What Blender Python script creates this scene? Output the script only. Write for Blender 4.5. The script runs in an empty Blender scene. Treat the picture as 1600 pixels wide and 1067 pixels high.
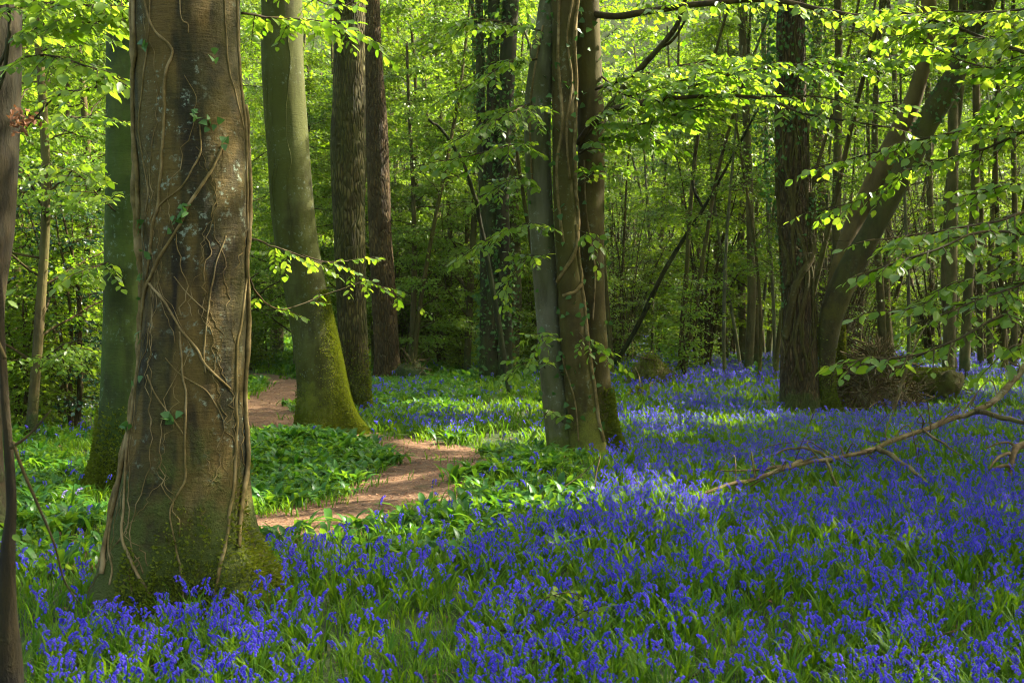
import bpy, math, numpy as np
from math import radians, sin, cos, pi
rng = np.random.default_rng(11)
scene = bpy.context.scene
col = scene.collection

# ------------------------------------------------------------------ camera numbers
F, HY, EYE = 2000.0, 490.0, 1.6            # focal length and horizon in pixels of a 1600 wide picture, eye height


def fract(x): return x - np.floor(x)


def _hash(i, j, k):
    return fract(np.sin(i * 127.1 + j * 311.7 + k * 74.7) * 43758.5453)


def vnoise(p):                              # smooth value noise in [-1, 1]
    p = np.asarray(p, float)
    i = np.floor(p); f = p - i; u = f * f * (3 - 2 * f)
    x, y, z = i[..., 0], i[..., 1], i[..., 2]; r = 0
    for a in (0, 1):
        for b in (0, 1):
            for c in (0, 1):
                w = (u[..., 0] if a else 1 - u[..., 0]) * (u[..., 1] if b else 1 - u[..., 1]) * (u[..., 2] if c else 1 - u[..., 2])
                r = r + w * _hash(x + a, y + b, z + c)
    return r * 2 - 1


def n2(x, y, s, o=0.0):
    x = np.asarray(x, float); y = np.asarray(y, float)
    return vnoise(np.stack([x * s + o, y * s + o * 1.7, np.zeros_like(x) + o], -1))


def sstep(a, b, x):
    t = np.clip((np.asarray(x, float) - a) / (b - a), 0, 1)
    return t * t * (3 - 2 * t)


# path centre line in metres
PATH = np.array([(-7, 7.2), (-5.2, 7.7), (-3.4, 8.3), (-1.9, 9.3), (-1.2, 10.6), (-.85, 12.2), (-.68, 13.8), (-1.1, 15.3),
                 (-2.2, 16.6), (-3.2, 18), (-3.9, 20), (-4.3, 22.5), (-4.5, 25.5), (-5.2, 29), (-7, 33), (-10, 37)], float)


def catmull(P, n):
    P = np.asarray(P, float)
    Q = np.vstack([2 * P[0] - P[1], P, 2 * P[-1] - P[-2]])
    t = np.linspace(0, len(P) - 1 - 1e-9, n); i = t.astype(int); u = (t - i)[:, None]
    a, b, c, d = Q[i], Q[i + 1], Q[i + 2], Q[i + 3]
    return .5 * (2 * b + (c - a) * u + (2 * a - 5 * b + 4 * c - d) * u ** 2 + (3 * b - a - 3 * c + d) * u ** 3)


PATHC = catmull(PATH, 300)


def path_dist(x, y):
    x = np.asarray(x, float); y = np.asarray(y, float); sh = x.shape
    q = np.stack([x.ravel(), y.ravel()], -1); out = np.empty(len(q))
    for s in range(0, len(q), 20000):
        out[s:s + 20000] = np.sqrt(((q[s:s + 20000, None] - PATHC[None]) ** 2).sum(-1)).min(1)
    return out.reshape(sh)


def gz(x, y):                               # height of the ground
    x = np.asarray(x, float); y = np.asarray(y, float)
    z = .05 * n2(x, y, .45, 3.1) + .10 * n2(x, y, .13, 9.2) * sstep(5, 15, y)
    z = z + .16 * np.exp(-(((x - .35) / 1.1) ** 2 + ((y - 12.6) / 1.6) ** 2))
    z = z + .12 * np.exp(-(((x + 2.4) / .9) ** 2 + ((y - 14.6) / 1.5) ** 2))
    z = z + 46 * sstep(80, 140, np.hypot(x, y)) * sstep(-30, 40, y + 20)
    return z


def G(px, py):                              # the ground point seen at a pixel
    z = 0.0
    for _ in range(6):
        d = (EYE - z) * F / (py - HY); x = (px - 800) / F * d; z = float(gz(x, d))
    return np.array([x, d, z])


def at(px, py, d): return np.array([(px - 800) / F * d, d, EYE - (py - HY) / F * d])


def pix(x, y, z): return 800 + F * x / y, HY - F * (z - EYE) / y


SUN_AZ, SUN_EL = radians(69), radians(41)
SUN = np.array([sin(SUN_AZ) * cos(SUN_EL), cos(SUN_AZ) * cos(SUN_EL), sin(SUN_EL)])
# openings in the leaf canopy that let the sun reach these places: (point, radius)
GAPS = []
for px, py, r in [(1000, 668, .5), (1040, 662, .6), (1090, 664, .7), (1140, 662, .6), (1190, 660, .45), (700, 655, .5), (760, 650, .6), (820, 645, .5),
                  (1050, 690, .35), (560, 762, .22), (620, 752, .2), (500, 792, .25), (450, 815, .2), (670, 742, .18), (420, 765, .3), (455, 752, .28), (452, 812, .4), (440, 800, .4), (480, 800, .3),
                  (120, 780, .2), (960, 655, .35), (640, 640, .4), (1120, 600, .7), (1500, 610, .8), (1560, 620, .6)]:
    GAPS.append((G(px, py) + np.array([0, 0, .2]), r))
for px, py, d, r in [(548, 600, 17.2, .5), (560, 640, 17.2, .5), (532, 540, 17.3, .4), (604, 300, 30, .5), (605, 260, 30, .4), (1010, 160, 12, .8),
                     (1100, 130, 12, .8), (1200, 105, 12, .8), (1290, 95, 12, .8), (1380, 90, 12, .7), (1420, 45, 11, .6), (1500, 40, 11, .6), (1560, 160, 11, .7),
                     (1540, 175, 11, .5), (960, 200, 13, .6), (1400, 230, 22, .6), (1360, 300, 22, .6),
                     (760, 190, 14, .6), (720, 150, 14, .5), (760, 150, 26, 1.0), (100, 330, 18, 1.4), (60, 230, 18, 1.2), (120, 150, 20, 1.2), (60, 420, 16, .9), (140, 80, 19, 1.2),
                     (1590, 160, 12, .6), (1330, 70, 12, .5), (650, 200, 32, 2.0), (700, 90, 36, 2.2), (450, 130, 34, 2.0), (640, 340, 34, 1.5), (400, 250, 34, 1.6),
                     (1000, 470, 17, .9), (1060, 440, 40, 1.5), (500, 380, 8, .35), (1150, 320, 42, 1.5), (1530, 330, 40, 1.6), (1470, 440, 42, 1.2), (600, 480, 36, 1.4), (700, 430, 36, 1.4), (740, 640, 21, .7)]:
    GAPS.append((at(px, py, d), r))


def sunny(Pw):                              # True where a leaf would stand in one of the openings
    m = np.zeros(len(Pw), bool)
    for g, r in GAPS:
        v = Pw - g; t = v @ SUN
        m |= (t > 1.6) & ((v - t[:, None] * SUN) ** 2).sum(1).__lt__(r * r)
    return m


# ------------------------------------------------------------------ mesh building
class MB:
    def __init__(s): s.v = []; s.l = []; s.c = []; s.a = []; s.m = []; s.n = 0

    def add(s, V, Fc, val=.5, mi=0):
        V = np.asarray(V, np.float64).reshape(-1, 3); Fc = np.asarray(Fc, np.int64)
        if not len(Fc): return
        k = Fc.shape[1]; m = len(Fc)
        s.v.append(V); s.l.append((Fc + s.n).ravel()); s.c.append(np.full(m, k)); s.n += len(V)
        s.a.append(np.broadcast_to(np.asarray(val, float), (m,)).copy()); s.m.append(np.broadcast_to(np.asarray(mi), (m,)).copy())

    def join(s, Fc, nv, val=.5, mi=0):      # more faces on the last nv vertices
        m = len(Fc); s.l.append((Fc + s.n - nv).ravel()); s.c.append(np.full(m, Fc.shape[1])); s.a.append(np.full(m, val)); s.m.append(np.full(m, mi))

    def build(s, name, mats, parent=None, origin=None, smooth=True):
        me = bpy.data.meshes.new(name)
        V = np.vstack(s.v); o = np.zeros(3) if origin is None else np.asarray(origin, float)
        V = V - o; L = np.concatenate(s.l); C = np.concatenate(s.c)
        me.vertices.add(len(V)); me.vertices.foreach_set('co', V.astype(np.float32).ravel())
        me.loops.add(len(L)); me.loops.foreach_set('vertex_index', L.astype(np.int32))
        me.polygons.add(len(C)); me.polygons.foreach_set('loop_start', (np.cumsum(C) - C).astype(np.int32))
        me.polygons.foreach_set('use_smooth', np.full(len(C), smooth))
        mats = mats if isinstance(mats, (list, tuple)) else [mats]
        for q in mats: me.materials.append(q)
        if len(mats) > 1: me.polygons.foreach_set('material_index', np.concatenate(s.m).astype(np.int32))
        at_ = me.attributes.new('v', 'FLOAT', 'FACE'); at_.data.foreach_set('value', np.concatenate(s.a).astype(np.float32))
        me.update(calc_edges=True)
        ob = bpy.data.objects.new(name, me); col.objects.link(ob)
        if parent is not None: ob.parent = parent
        else: ob.location = o
        return ob


def tag(o, label=None, cat=None, group=None, kind=None):
    if label: o['label'] = label
    if cat: o['category'] = cat
    if group: o['group'] = group
    if kind: o['kind'] = kind
    return o


def empty(name, loc, label, cat, group=None):
    o = bpy.data.objects.new(name, None); col.objects.link(o); o.location = [float(q) for q in loc]
    o.empty_display_size = .2
    return tag(o, label, cat, group)


def copy_tree(root):
    c = root.copy(); col.objects.link(c)
    for ch in list(root.children):
        d = ch.copy(); col.objects.link(d); d.parent = c
        for g in list(ch.children):
            e = g.copy(); col.objects.link(e); e.parent = d
    return c


def unit(a): return a / np.maximum(np.linalg.norm(a, axis=-1, keepdims=True), 1e-9)


def tube(mb, pts, rad, seg=7, val=.5, cap=True, mi=0, lump=0.0):
    pts = np.asarray(pts, float); n = len(pts); rad = np.broadcast_to(np.asarray(rad, float), (n,))
    T = unit(np.gradient(pts, axis=0)); u = np.cross(T[0], [0, 0, 1.]) if abs(T[0, 2]) < .9 else np.cross(T[0], [1., 0, 0])
    u = u / np.linalg.norm(u); U = [u]
    for i in range(1, n):
        u = u - T[i] * (u @ T[i]); u = u / max(np.linalg.norm(u), 1e-9); U.append(u)
    U = np.array(U); W = np.cross(T, U)
    th = np.arange(seg) * 2 * pi / seg
    R = rad[:, None] * np.ones(seg)
    if lump: R = R * (1 + lump * vnoise(np.stack([np.cos(th)[None] * 1.5 + np.zeros((n, 1)), np.sin(th)[None] * 1.5 + pts[0, 0] + np.zeros((n, 1)), np.arange(n)[:, None] * .45 + np.zeros((1, seg))], -1)))
    V = pts[:, None] + R[..., None] * (np.cos(th)[None, :, None] * U[:, None] + np.sin(th)[None, :, None] * W[:, None])
    i = np.arange(n - 1)[:, None] * seg; j = np.arange(seg)[None]; k = (j + 1) % seg
    Fq = np.stack([i + j, i + k, i + seg + k, i + seg + j], -1).reshape(-1, 4)
    V = V.reshape(-1, 3); m = len(V)
    if cap: V = np.vstack([V, pts[:1], pts[-1:]])
    mb.add(V, Fq, val, mi)
    if cap:
        a = np.arange(seg); b_ = (a + 1) % seg; q = np.full(seg, m)
        mb.join(np.stack([b_, a, q], -1), len(V), val, mi); mb.join(np.stack([m - seg + a, m - seg + b_, q + 1], -1), len(V), val, mi)


# leaf templates: x across, y along, z up
T_HI = (np.array([(0, 0, 0), (-.40, .26, .05), (.40, .26, .05), (0, .36, -.03), (-.44, .58, .03), (.44, .58, .03), (0, .72, -.05), (0, 1, -.12), (-.24, .84, -.02), (.24, .84, -.02)], float),
        np.array([(0, 3, 1), (0, 2, 3), (1, 3, 4), (3, 6, 4), (3, 2, 5), (3, 5, 6), (4, 6, 8), (5, 9, 6), (6, 7, 8), (6, 9, 7)]))
T_MID = (np.array([(0, 0, 0), (-.5, .48, .05), (.5, .48, .05), (0, .5, -.04), (0, 1, -.1)], float), np.array([(0, 3, 1), (0, 2, 3), (1, 3, 4), (2, 4, 3)]))
T_LO = (np.array([(0, 0, 0), (-.5, .5, .06), (.5, .5, .06), (0, 1, -.05)], float), np.array([(0, 3, 1), (0, 2, 3)]))
T_IVY = (np.array([(0, 0, 0), (-.55, .12, .0), (-.42, .45, .02), (0, .4, -.04), (.42, .45, .02), (.55, .12, 0), (0, 1, -.08)], float),
         np.array([(0, 3, 1), (1, 3, 2), (0, 5, 3), (5, 4, 3), (2, 3, 6), (3, 4, 6)]))


def put_leaves(mb, pos, ax, nrm, L, W, tpl, val=None, mi=0):
    pos = np.asarray(pos, float); n = len(pos)
    if n == 0: return
    y = unit(np.asarray(ax, float)); z = np.asarray(nrm, float); z = unit(z - y * (z * y).sum(-1, keepdims=True)); x = np.cross(y, z)
    L = np.broadcast_to(np.asarray(L, float), (n,)); W = np.broadcast_to(np.asarray(W, float), (n,))
    t, f = tpl
    V = pos[:, None] + L[:, None, None] * (W[:, None, None] * t[None, :, 0, None] * x[:, None] + t[None, :, 1, None] * y[:, None] + t[None, :, 2, None] * z[:, None])
    Fc = (np.arange(n)[:, None, None] * len(t) + f[None]).reshape(-1, f.shape[1])
    val = rng.random(n) if val is None else np.broadcast_to(val, (n,))
    mb.add(V.reshape(-1, 3), Fc, np.repeat(val, len(f)), mi)


def sprays(mb, P0, D, L, K, leafL, tpl=T_MID, wide=.35, droop=.12, gap=False, wood=None):
    """flat leafy twigs: leaves set alternately along both sides of an axis"""
    P0 = np.asarray(P0, float); D = unit(np.asarray(D, float)); N = len(P0)
    L = np.broadcast_to(np.asarray(L, float), (N,))
    t = (np.arange(K)[None] + rng.random((N, K))) / K; sg = np.where(np.arange(K) % 2, 1., -1.)[None] * np.ones((N, 1))
    lat = unit(np.cross(D, [0, 0, 1.]) + 1e-6); up = unit(np.cross(lat, D))
    up = unit(up + rng.normal(0, .18, (N, 3)))
    s = sg * rng.random((N, K)) ** .7 * wide * np.sin(pi * np.clip(t * .92 + .08, 0, 1)) ** .6
    tw = np.clip(t + np.abs(s) * .2, 0, 1.1)
    p = P0[:, None] + L[:, None, None] * (D[:, None] * tw[..., None] + lat[:, None] * s[..., None])
    p[..., 2] -= droop * L[:, None] * tw ** 2 + .1 * np.abs(s) * L[:, None]
    p += rng.normal(0, .03, p.shape) * L[:, None, None]
    ax = D[:, None] * .6 + lat[:, None] * (sg * .75)[..., None] + rng.normal(0, .3, p.shape); ax[..., 2] -= .45
    nm = up[:, None] + rng.normal(0, .5, p.shape)
    v = np.clip(rng.random((N, 1)) * .6 + rng.random((N, K)) * .4, 0, 1).ravel()
    p = p.reshape(-1, 3); ax = ax.reshape(-1, 3); nm = nm.reshape(-1, 3)
    ll = leafL * rng.uniform(.65, 1.15, len(p))
    if gap:
        k = ~sunny(p); p, ax, nm, v, ll = p[k], ax[k], nm[k], v[k], ll[k]
    put_leaves(mb, p, ax, nm, ll, rng.uniform(.6, .8, len(p)), tpl, v)
    if wood is not None:
        for i in range(N):
            q = np.linspace(0, 1, 5)[:, None]
            pp = P0[i] + D[i] * L[i] * q; pp[:, 2] -= droop * L[i] * q[:, 0] ** 2
            tube(mb, pp, np.linspace(.006, .002, 5) * max(1, L[i]), 3, cap=False, mi=1)


def twig_spray(wood, leaf, pts, r0, leafL, ntw, twL, bare=.15, flat=.42, wr=(.62, .8), droop=.22, r1=None):
    """a close leafy branch: axis, alternate twigs, alternate leaves with pointed tips"""
    pts = catmull(pts, max(8, len(pts) * 5)); n = len(pts)
    pts = pts + np.cumsum(rng.normal(0, .004, pts.shape), 0) * .6
    tube(wood, pts, np.linspace(r0, r1 or r0 * .3, n), 6)
    T = unit(np.gradient(pts, axis=0)); pos = []; ax = []; nm = []
    for i in range(ntw + 1):
        t = bare + (1 - bare) * (i + rng.random() * .6) / (ntw + 1) if i < ntw else 1.0
        k = min(n - 1, int(t * (n - 1))); p = pts[k]; d = T[k]
        lat = unit(np.cross(d, [0, 0, 1.])); sg = 1 if i % 2 else -1
        if i < ntw: w = unit(d * rng.uniform(.5, 1.0) + lat * sg * rng.uniform(.5, 1.0) + np.array([0, 0, rng.uniform(-.3, .25)]))
        else: w = d
        l = twL * (1 - .45 * t) * rng.uniform(.6, 1.15)
        m = max(3, int(l / (leafL * .42)))
        q = np.linspace(0, 1, m + 1)[:, None]; tp = p + w * l * q
        tp[:, 2] -= droop * l * q[:, 0] ** 2
        tube(leaf, tp, np.linspace(min(.006, r0 * .5), .0016, m + 1), 4, cap=False, mi=1)
        wl = unit(np.cross(w, [0, 0, 1.]))
        for j in range(1, m + 1):
            s2 = 1 if j % 2 else -1
            if j == m: a = w + np.array([0, 0, -.3])
            else: a = w * .5 + wl * s2 * .8 + np.array([0, 0, -.55])
            pos.append(tp[j]); ax.append(a + rng.normal(0, .16, 3)); nm.append(np.array([0, 0, 1.]) + rng.normal(0, flat, 3) + wl * s2 * .12)
    pos = np.array(pos); N = len(pos)
    put_leaves(leaf, pos, np.array(ax), np.array(nm), leafL * rng.uniform(.55, 1.35, N), rng.uniform(*wr, N), T_HI)
    return N


class Trunk:
    """a trunk of level rings: pts rows are (x, y, z, r)"""
    def __init__(s, pts, seg=40, dz=.06, flare=(), lumps=.05, freq=2.2, ribs=0, seed=0, zmin=None):
        P = np.asarray(pts, float); P = P[np.argsort(P[:, 2])]
        s.seg = seg; s.seed = seed; s.flare = flare; s.lumps = lumps; s.freq = freq; s.ribs = ribs
        t = np.concatenate([[0], np.cumsum(np.diff(P[:, 2]))]); fine = catmull(P, 40 * len(P))
        fine[:, 2] = np.maximum.accumulate(fine[:, 2]); s.fine = fine
        n = max(6, int((P[-1, 2] - P[0, 2]) / dz)); s.z = np.linspace(P[0, 2], P[-1, 2], n)
        s.gz = P[0, 2] if zmin is None else zmin

    def centre(s, z): return np.interp(z, s.fine[:, 2], s.fine[:, 0]), np.interp(z, s.fine[:, 2], s.fine[:, 1]), np.interp(z, s.fine[:, 2], s.fine[:, 3])

    def R(s, th, z):
        cx, cy, r = s.centre(z)
        q = np.stack([np.cos(th) * 1.1 + s.seed * 3.3, np.sin(th) * 1.1 + s.seed, z * s.freq * .35 + 0 * th], -1)
        m = 1 + s.lumps * (vnoise(q * 1.3) + .5 * vnoise(q * 3.1 + 7))
        if s.ribs: m = m + s.ribs * np.sin(th * 9 + 2.5 * vnoise(q * .8) + z * .6)
        o = r * m
        for (a, amp, width, h) in s.flare:
            dth = (th - a + pi) % (2 * pi) - pi
            o = o + amp * np.exp(-(dth / width) ** 2) * np.exp(-np.maximum(z - s.gz, -.05) / h) * (1 + .15 * vnoise(q * 5))
        return o

    def surf(s, th, z, off=0.0):
        th = np.asarray(th, float); z = np.asarray(z, float)
        cx, cy, r = s.centre(z); R = s.R(th, z) + off
        return np.stack([cx + R * np.cos(th), cy + R * np.sin(th), z + 0 * th], -1)

    def mesh(s, mb, val=.5):
        th = np.arange(s.seg) * 2 * pi / s.seg; n = len(s.z)
        V = s.surf(th[None] + 0 * s.z[:, None], s.z[:, None] + 0 * th[None])
        i = np.arange(n - 1)[:, None] * s.seg; j = np.arange(s.seg)[None]; k = (j + 1) % s.seg
        W = np.vstack([V.reshape(-1, 3), V[-1].mean(0) + [0, 0, .02]]); a = np.arange(s.seg); m = len(W) - 1
        mb.add(W, np.stack([i + j, i + k, i + s.seg + k, i + s.seg + j], -1).reshape(-1, 4), val)
        mb.join(np.stack([m - s.seg + a, m - s.seg + (a + 1) % s.seg, np.full(s.seg, m)], -1), len(W), val)

    def theta(s, px, z):                    # the side of the trunk seen at a pixel column
        cx, cy, r = s.centre(z); c = 800 + F * cx / cy; u = np.clip((px - c) / (F * r / cy), -1.1, 1.1)
        return np.where(np.abs(u) <= .985, -pi / 2 + np.arcsin(np.clip(u, -.985, .985)), -pi / 2 + np.sign(u) * (1.4 + (np.abs(u) - .985) * 3))

    def pxz(s, py):                         # height of a pixel row on the trunk's axis
        z = EYE - (np.asarray(py, float) - HY) / F * s.fine[0, 1]
        for _ in range(4): z = EYE - (np.asarray(py, float) - HY) / F * (s.centre(z)[1] - s.centre(z)[2])
        return z


# ------------------------------------------------------------------ materials
class NT:
    def __init__(s, name):
        m = bpy.data.materials.new(name); m.use_nodes = True; s.m = m; s.t = m.node_tree; s.t.nodes.clear()
        s.out = s.n('ShaderNodeOutputMaterial')

    def n(s, kind, **kw):
        nd = s.t.nodes.new(kind)
        for k, v in kw.items(): setattr(nd, k, v)
        return nd

    def lk(s, a, b): s.t.links.new(a, b)

    def mix(s, fac, a, b, mode='MIX'):
        nd = s.n('ShaderNodeMix', data_type='RGBA', blend_type=mode)
        for sock, v in ((nd.inputs[0], fac), (nd.inputs[6], a), (nd.inputs[7], b)):
            if hasattr(v, 'links') or isinstance(v, bpy.types.NodeSocket): s.lk(v, sock)
            elif isinstance(v, (int, float)): sock.default_value = v
            else: sock.default_value = (*v[:3], 1)
        return nd.outputs[2]

    def math(s, op, a, b=0.0, clamp=False):
        nd = s.n('ShaderNodeMath', operation=op, use_clamp=clamp)
        for sock, v in ((nd.inputs[0], a), (nd.inputs[1], b)):
            if isinstance(v, bpy.types.NodeSocket): s.lk(v, sock)
            else: sock.default_value = v
        return nd.outputs[0]

    def ramp(s, x, a, b):
        nd = s.n('ShaderNodeMapRange', interpolation_type='SMOOTHSTEP'); s.lk(x, nd.inputs[0]); nd.inputs[1].default_value = a; nd.inputs[2].default_value = b
        return nd.outputs[0]

    def noise(s, vec, sc, det=4, rough=.6):
        nd = s.n('ShaderNodeTexNoise'); s.lk(vec, nd.inputs['Vector']); nd.inputs['Scale'].default_value = sc
        nd.inputs['Detail'].default_value = det; nd.inputs['Roughness'].default_value = rough
        return nd.outputs[0]

    def coords(s, sc=(1, 1, 1)):
        tc = s.n('ShaderNodeTexCoord'); mp = s.n('ShaderNodeMapping'); s.lk(tc.outputs['Object'], mp.inputs[0]); mp.inputs['Scale'].default_value = sc
        return mp.outputs[0]


def leaf_mat(name, c1, c2, t1, t2, trans=.45, rough=.48, spec=.2):
    k = NT(name); a = k.n('ShaderNodeAttribute', attribute_name='v'); oi = k.n('ShaderNodeObjectInfo')
    v = k.math('ADD', k.math('MULTIPLY', a.outputs['Fac'], .75), k.math('MULTIPLY', oi.outputs['Random'], .25))
    bs = k.n('ShaderNodeBsdfPrincipled'); tr = k.n('ShaderNodeBsdfTranslucent'); mx = k.n('ShaderNodeMixShader')
    k.lk(k.mix(v, c1, c2), bs.inputs['Base Color']); bs.inputs['Roughness'].default_value = rough; bs.inputs['Specular IOR Level'].default_value = spec
    k.lk(k.mix(v, t1, t2), tr.inputs[0]); mx.inputs[0].default_value = trans
    k.lk(bs.outputs[0], mx.inputs[1]); k.lk(tr.outputs[0], mx.inputs[2]); k.lk(mx.outputs[0], k.out.inputs[0])
    return k.m


def bark(name, dark, mid, light, grain=(14, 14, 4), sc=1.0, patch=1.2, lichen=0.0, lich_col=(.22, .27, .18), moss=(.045, .07, .008), moss_h=0.0, moss_n=0.0,
         green=0.0, green_col=(.05, .08, .015), bump=.5, bdist=.02, streak=False, crack=False, band=0.0):
    deep = lambda c_: tuple(max(.002, (sum(c_) / 3 + (q - sum(c_) / 3) * 1.55) * .66) for q in c_)
    dark, mid, light, green_col, moss = deep(dark), deep(mid), deep(light), deep(green_col), tuple(q * 1.0 for q in moss)
    k = NT(name); g = k.coords(grain); c = k.coords(); z = k.n('ShaderNodeSeparateXYZ'); k.lk(c, z.inputs[0])
    n1 = k.noise(g, sc, 7, .65); n2_ = k.noise(c, patch, 4, .6); n3 = k.noise(c, 34, 4, .7)
    base = k.mix(k.ramp(n1, .33, .66), dark, mid)
    base = k.mix(k.ramp(n2_, .46, .66), base, light)
    base = k.mix(k.math('MULTIPLY', k.ramp(n3, .5, .72), .45), base, dark)
    if band:                                # rain streaks and sooty runs down the bole
        n4 = k.noise(k.coords((4.2, 4.2, .45)), 1.0, 5, .6); base = k.mix(k.math('MULTIPLY', k.ramp(n4, .50, .60), band), base, tuple(q * .75 for q in dark)); n5 = k.noise(k.coords((3.1, 3.1, .5)), 1.3, 3, .6); base = k.mix(k.math('MULTIPLY', k.ramp(n5, .52, .62), band * .8), base, light)
    h = n1
    if streak:                              # the short level lines of beech bark
        st = k.noise(k.coords((11, 11, 62)), 1.0, 5, .7); base = k.mix(k.math('MULTIPLY', k.ramp(st, .56, .68), .35), base, light); base = k.mix(k.math('MULTIPLY', k.ramp(st, .44, .32), .4), base, dark); h = k.math('ADD', n1, k.math('MULTIPLY', st, .5))
    if crack:
        vo = k.n('ShaderNodeTexVoronoi', feature='DISTANCE_TO_EDGE'); k.lk(k.coords((22, 22, 4.5)), vo.inputs['Vector']); vo.inputs['Scale'].default_value = 1.0
        e = k.ramp(vo.outputs['Distance'], .0, .28); base = k.mix(k.math('MULTIPLY', k.math('SUBTRACT', 1.0, e), .8), base, dark); h = k.math('ADD', k.math('MULTIPLY', n1, .6), e)
    if green:
        ng = k.noise(k.coords((1, 1, .35)), 2.2, 5, .65); base = k.mix(k.math('MULTIPLY', k.ramp(ng, .36, .62), green), base, green_col)
    if lichen:
        l1 = k.noise(c, 19, 6, .75); l2 = k.noise(c, 2.4, 3, .5)
        lf = k.math('MULTIPLY', k.ramp(l1, .56, .63), k.ramp(l2, .44, .62)); base = k.mix(k.math('MULTIPLY', lf, lichen), base, lich_col)
    if moss_h or moss_n:
        nm = k.noise(c, 5.5, 5, .65)
        hz = k.math('SUBTRACT', 1.0, k.math('DIVIDE', z.outputs[2], max(moss_h, .01))) if moss_h else 0.0
        mf = k.ramp(k.math('ADD', k.math('ADD', hz, k.math('MULTIPLY', k.math('SUBTRACT', nm, .5), 2.2)), moss_n), .1, .75)
        nm2 = k.noise(c, 60, 3, .7); base = k.mix(mf, base, k.mix(nm2, tuple(q * .45 for q in moss), tuple(q * 1.5 for q in moss)))
        h = k.math('ADD', h, k.math('MULTIPLY', k.math('MULTIPLY', mf, nm2), 1.4))
    bs = k.n('ShaderNodeBsdfPrincipled'); k.lk(base, bs.inputs['Base Color']); bs.inputs['Roughness'].default_value = .85; bs.inputs['Specular IOR Level'].default_value = .2
    bp = k.n('ShaderNodeBump'); bp.inputs['Strength'].default_value = bump; bp.inputs['Distance'].default_value = bdist; k.lk(h, bp.inputs['Height']); k.lk(bp.outputs[0], bs.inputs['Normal'])
    k.lk(bs.outputs[0], k.out.inputs[0])
    return k.m


def ground_mat(name, cols, scs, bump=.6, rough=.9):
    k = NT(name); c = k.coords()
    b = cols[0]
    for q, (s_, lo, hi) in zip(cols[1:], scs): b = k.mix(k.ramp(k.noise(c, s_, 6, .65), lo, hi), b, q)
    bs = k.n('ShaderNodeBsdfPrincipled'); k.lk(b, bs.inputs['Base Color']); bs.inputs['Roughness'].default_value = rough; bs.inputs['Specular IOR Level'].default_value = .2
    bp = k.n('ShaderNodeBump'); bp.inputs['Strength'].default_value = bump; bp.inputs['Distance'].default_value = .03
    k.lk(k.noise(c, 26, 8, .7), bp.inputs['Height']); k.lk(bp.outputs[0], bs.inputs['Normal']); k.lk(bs.outputs[0], k.out.inputs[0])
    return k.m


M = {}
M['beech_leaf'] = leaf_mat('fresh_beech_leaf', (.07, .145, .006), (.14, .215, .010), (.14, .32, .006), (.37, .48, .03), .5, .38, .38)
M['wood_leaf'] = leaf_mat('woodland_leaf', (.055, .12, .003), (.14, .19, .004), (.11, .27, .004), (.30, .40, .006), .5)
M['deep_leaf'] = leaf_mat('shaded_leaf', (.05, .11, .006), (.10, .15, .008), (.10, .23, .007), (.23, .32, .010), .5)  # duller leaf green, the deep wood's shade put into the colour
M['canopy_leaf'] = leaf_mat('canopy_leaf', (.06, .13, .012), (.11, .18, .012), (.10, .24, .01), (.22, .34, .015), .4)
M['ivy_leaf'] = leaf_mat('ivy_leaf', (.03, .075, .012), (.065, .14, .022), (.04, .12, .01), (.09, .22, .02), .25, .5, .22)
M['holly_leaf'] = leaf_mat('dark_evergreen_leaf', (.018, .05, .022), (.035, .09, .03), (.02, .07, .01), (.04, .12, .02), .15, .25, .6)
M['garlic'] = leaf_mat('garlic_leaf', (.018, .080, .007), (.05, .145, .009), (.07, .23, .008), (.24, .40, .015), .38, .4, .25)
M['grass'] = leaf_mat('bluebell_leaf_blade', (.038, .108, .004), (.09, .17, .006), (.10, .26, .005), (.25, .38, .008), .42, .55, .14)
M['bell'] = leaf_mat('bluebell_petal', (.038, .033, .42), (.13, .085, .59), (.085, .07, .58), (.33, .22, .78), .4, .6, .1)
M['pale_bell'] = leaf_mat('pale_lilac_petal', (.48, .36, .75), (.62, .50, .82), (.5, .4, .8), (.6, .5, .8), .35, .5, .25)
M['white_petal'] = leaf_mat('white_garlic_petal', (.7, .72, .66), (.8, .8, .75), (.6, .65, .5), (.7, .7, .6), .3)
M['moss'] = leaf_mat('moss_tuft', (.085, .11, .006), (.12, .14, .007), (.12, .15, .006), (.18, .20, .008), .3, .8, .1)
M['litter'] = leaf_mat('dead_leaf', (.12, .05, .022), (.30, .15, .07), (.15, .07, .02), (.28, .14, .05), .15, .7, .2)
M['tan_leaf'] = leaf_mat('dry_brown_leaf', (.10, .045, .02), (.20, .09, .04), (.15, .06, .02), (.25, .11, .04), .3, .7, .2)
M['b_ivy_beech'] = bark('grey_brown_beech_bark', (.016, .012, .005), (.062, .049, .020), (.125, .088, .040), (11, 11, 6.0), 1.0, 2.2, .75, (.19, .23, .15), (.05, .062, .006), 1.05, 0, .4, (.045, .048, .012), 1.0, .02, True, band=.95)
M['b_smooth'] = bark('smooth_green_beech_bark', (.028, .032, .012), (.052, .068, .022), (.085, .10, .035), (6, 6, 3), 1.0, 1.6, .6, (.14, .18, .12), (.05, .06, .006), .55, 0, .6, (.045, .075, .012), .8, .015, True, band=.6)
M['b_mossy'] = bark('olive_beech_bark', (.032, .030, .010), (.062, .062, .016), (.095, .10, .045), (6, 6, 3), 1.0, 1.5, .6, (.14, .17, .12), (.10, .11, .008), .9, 0, .7, (.062, .068, .010), .8, .016, True, band=.65)
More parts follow.
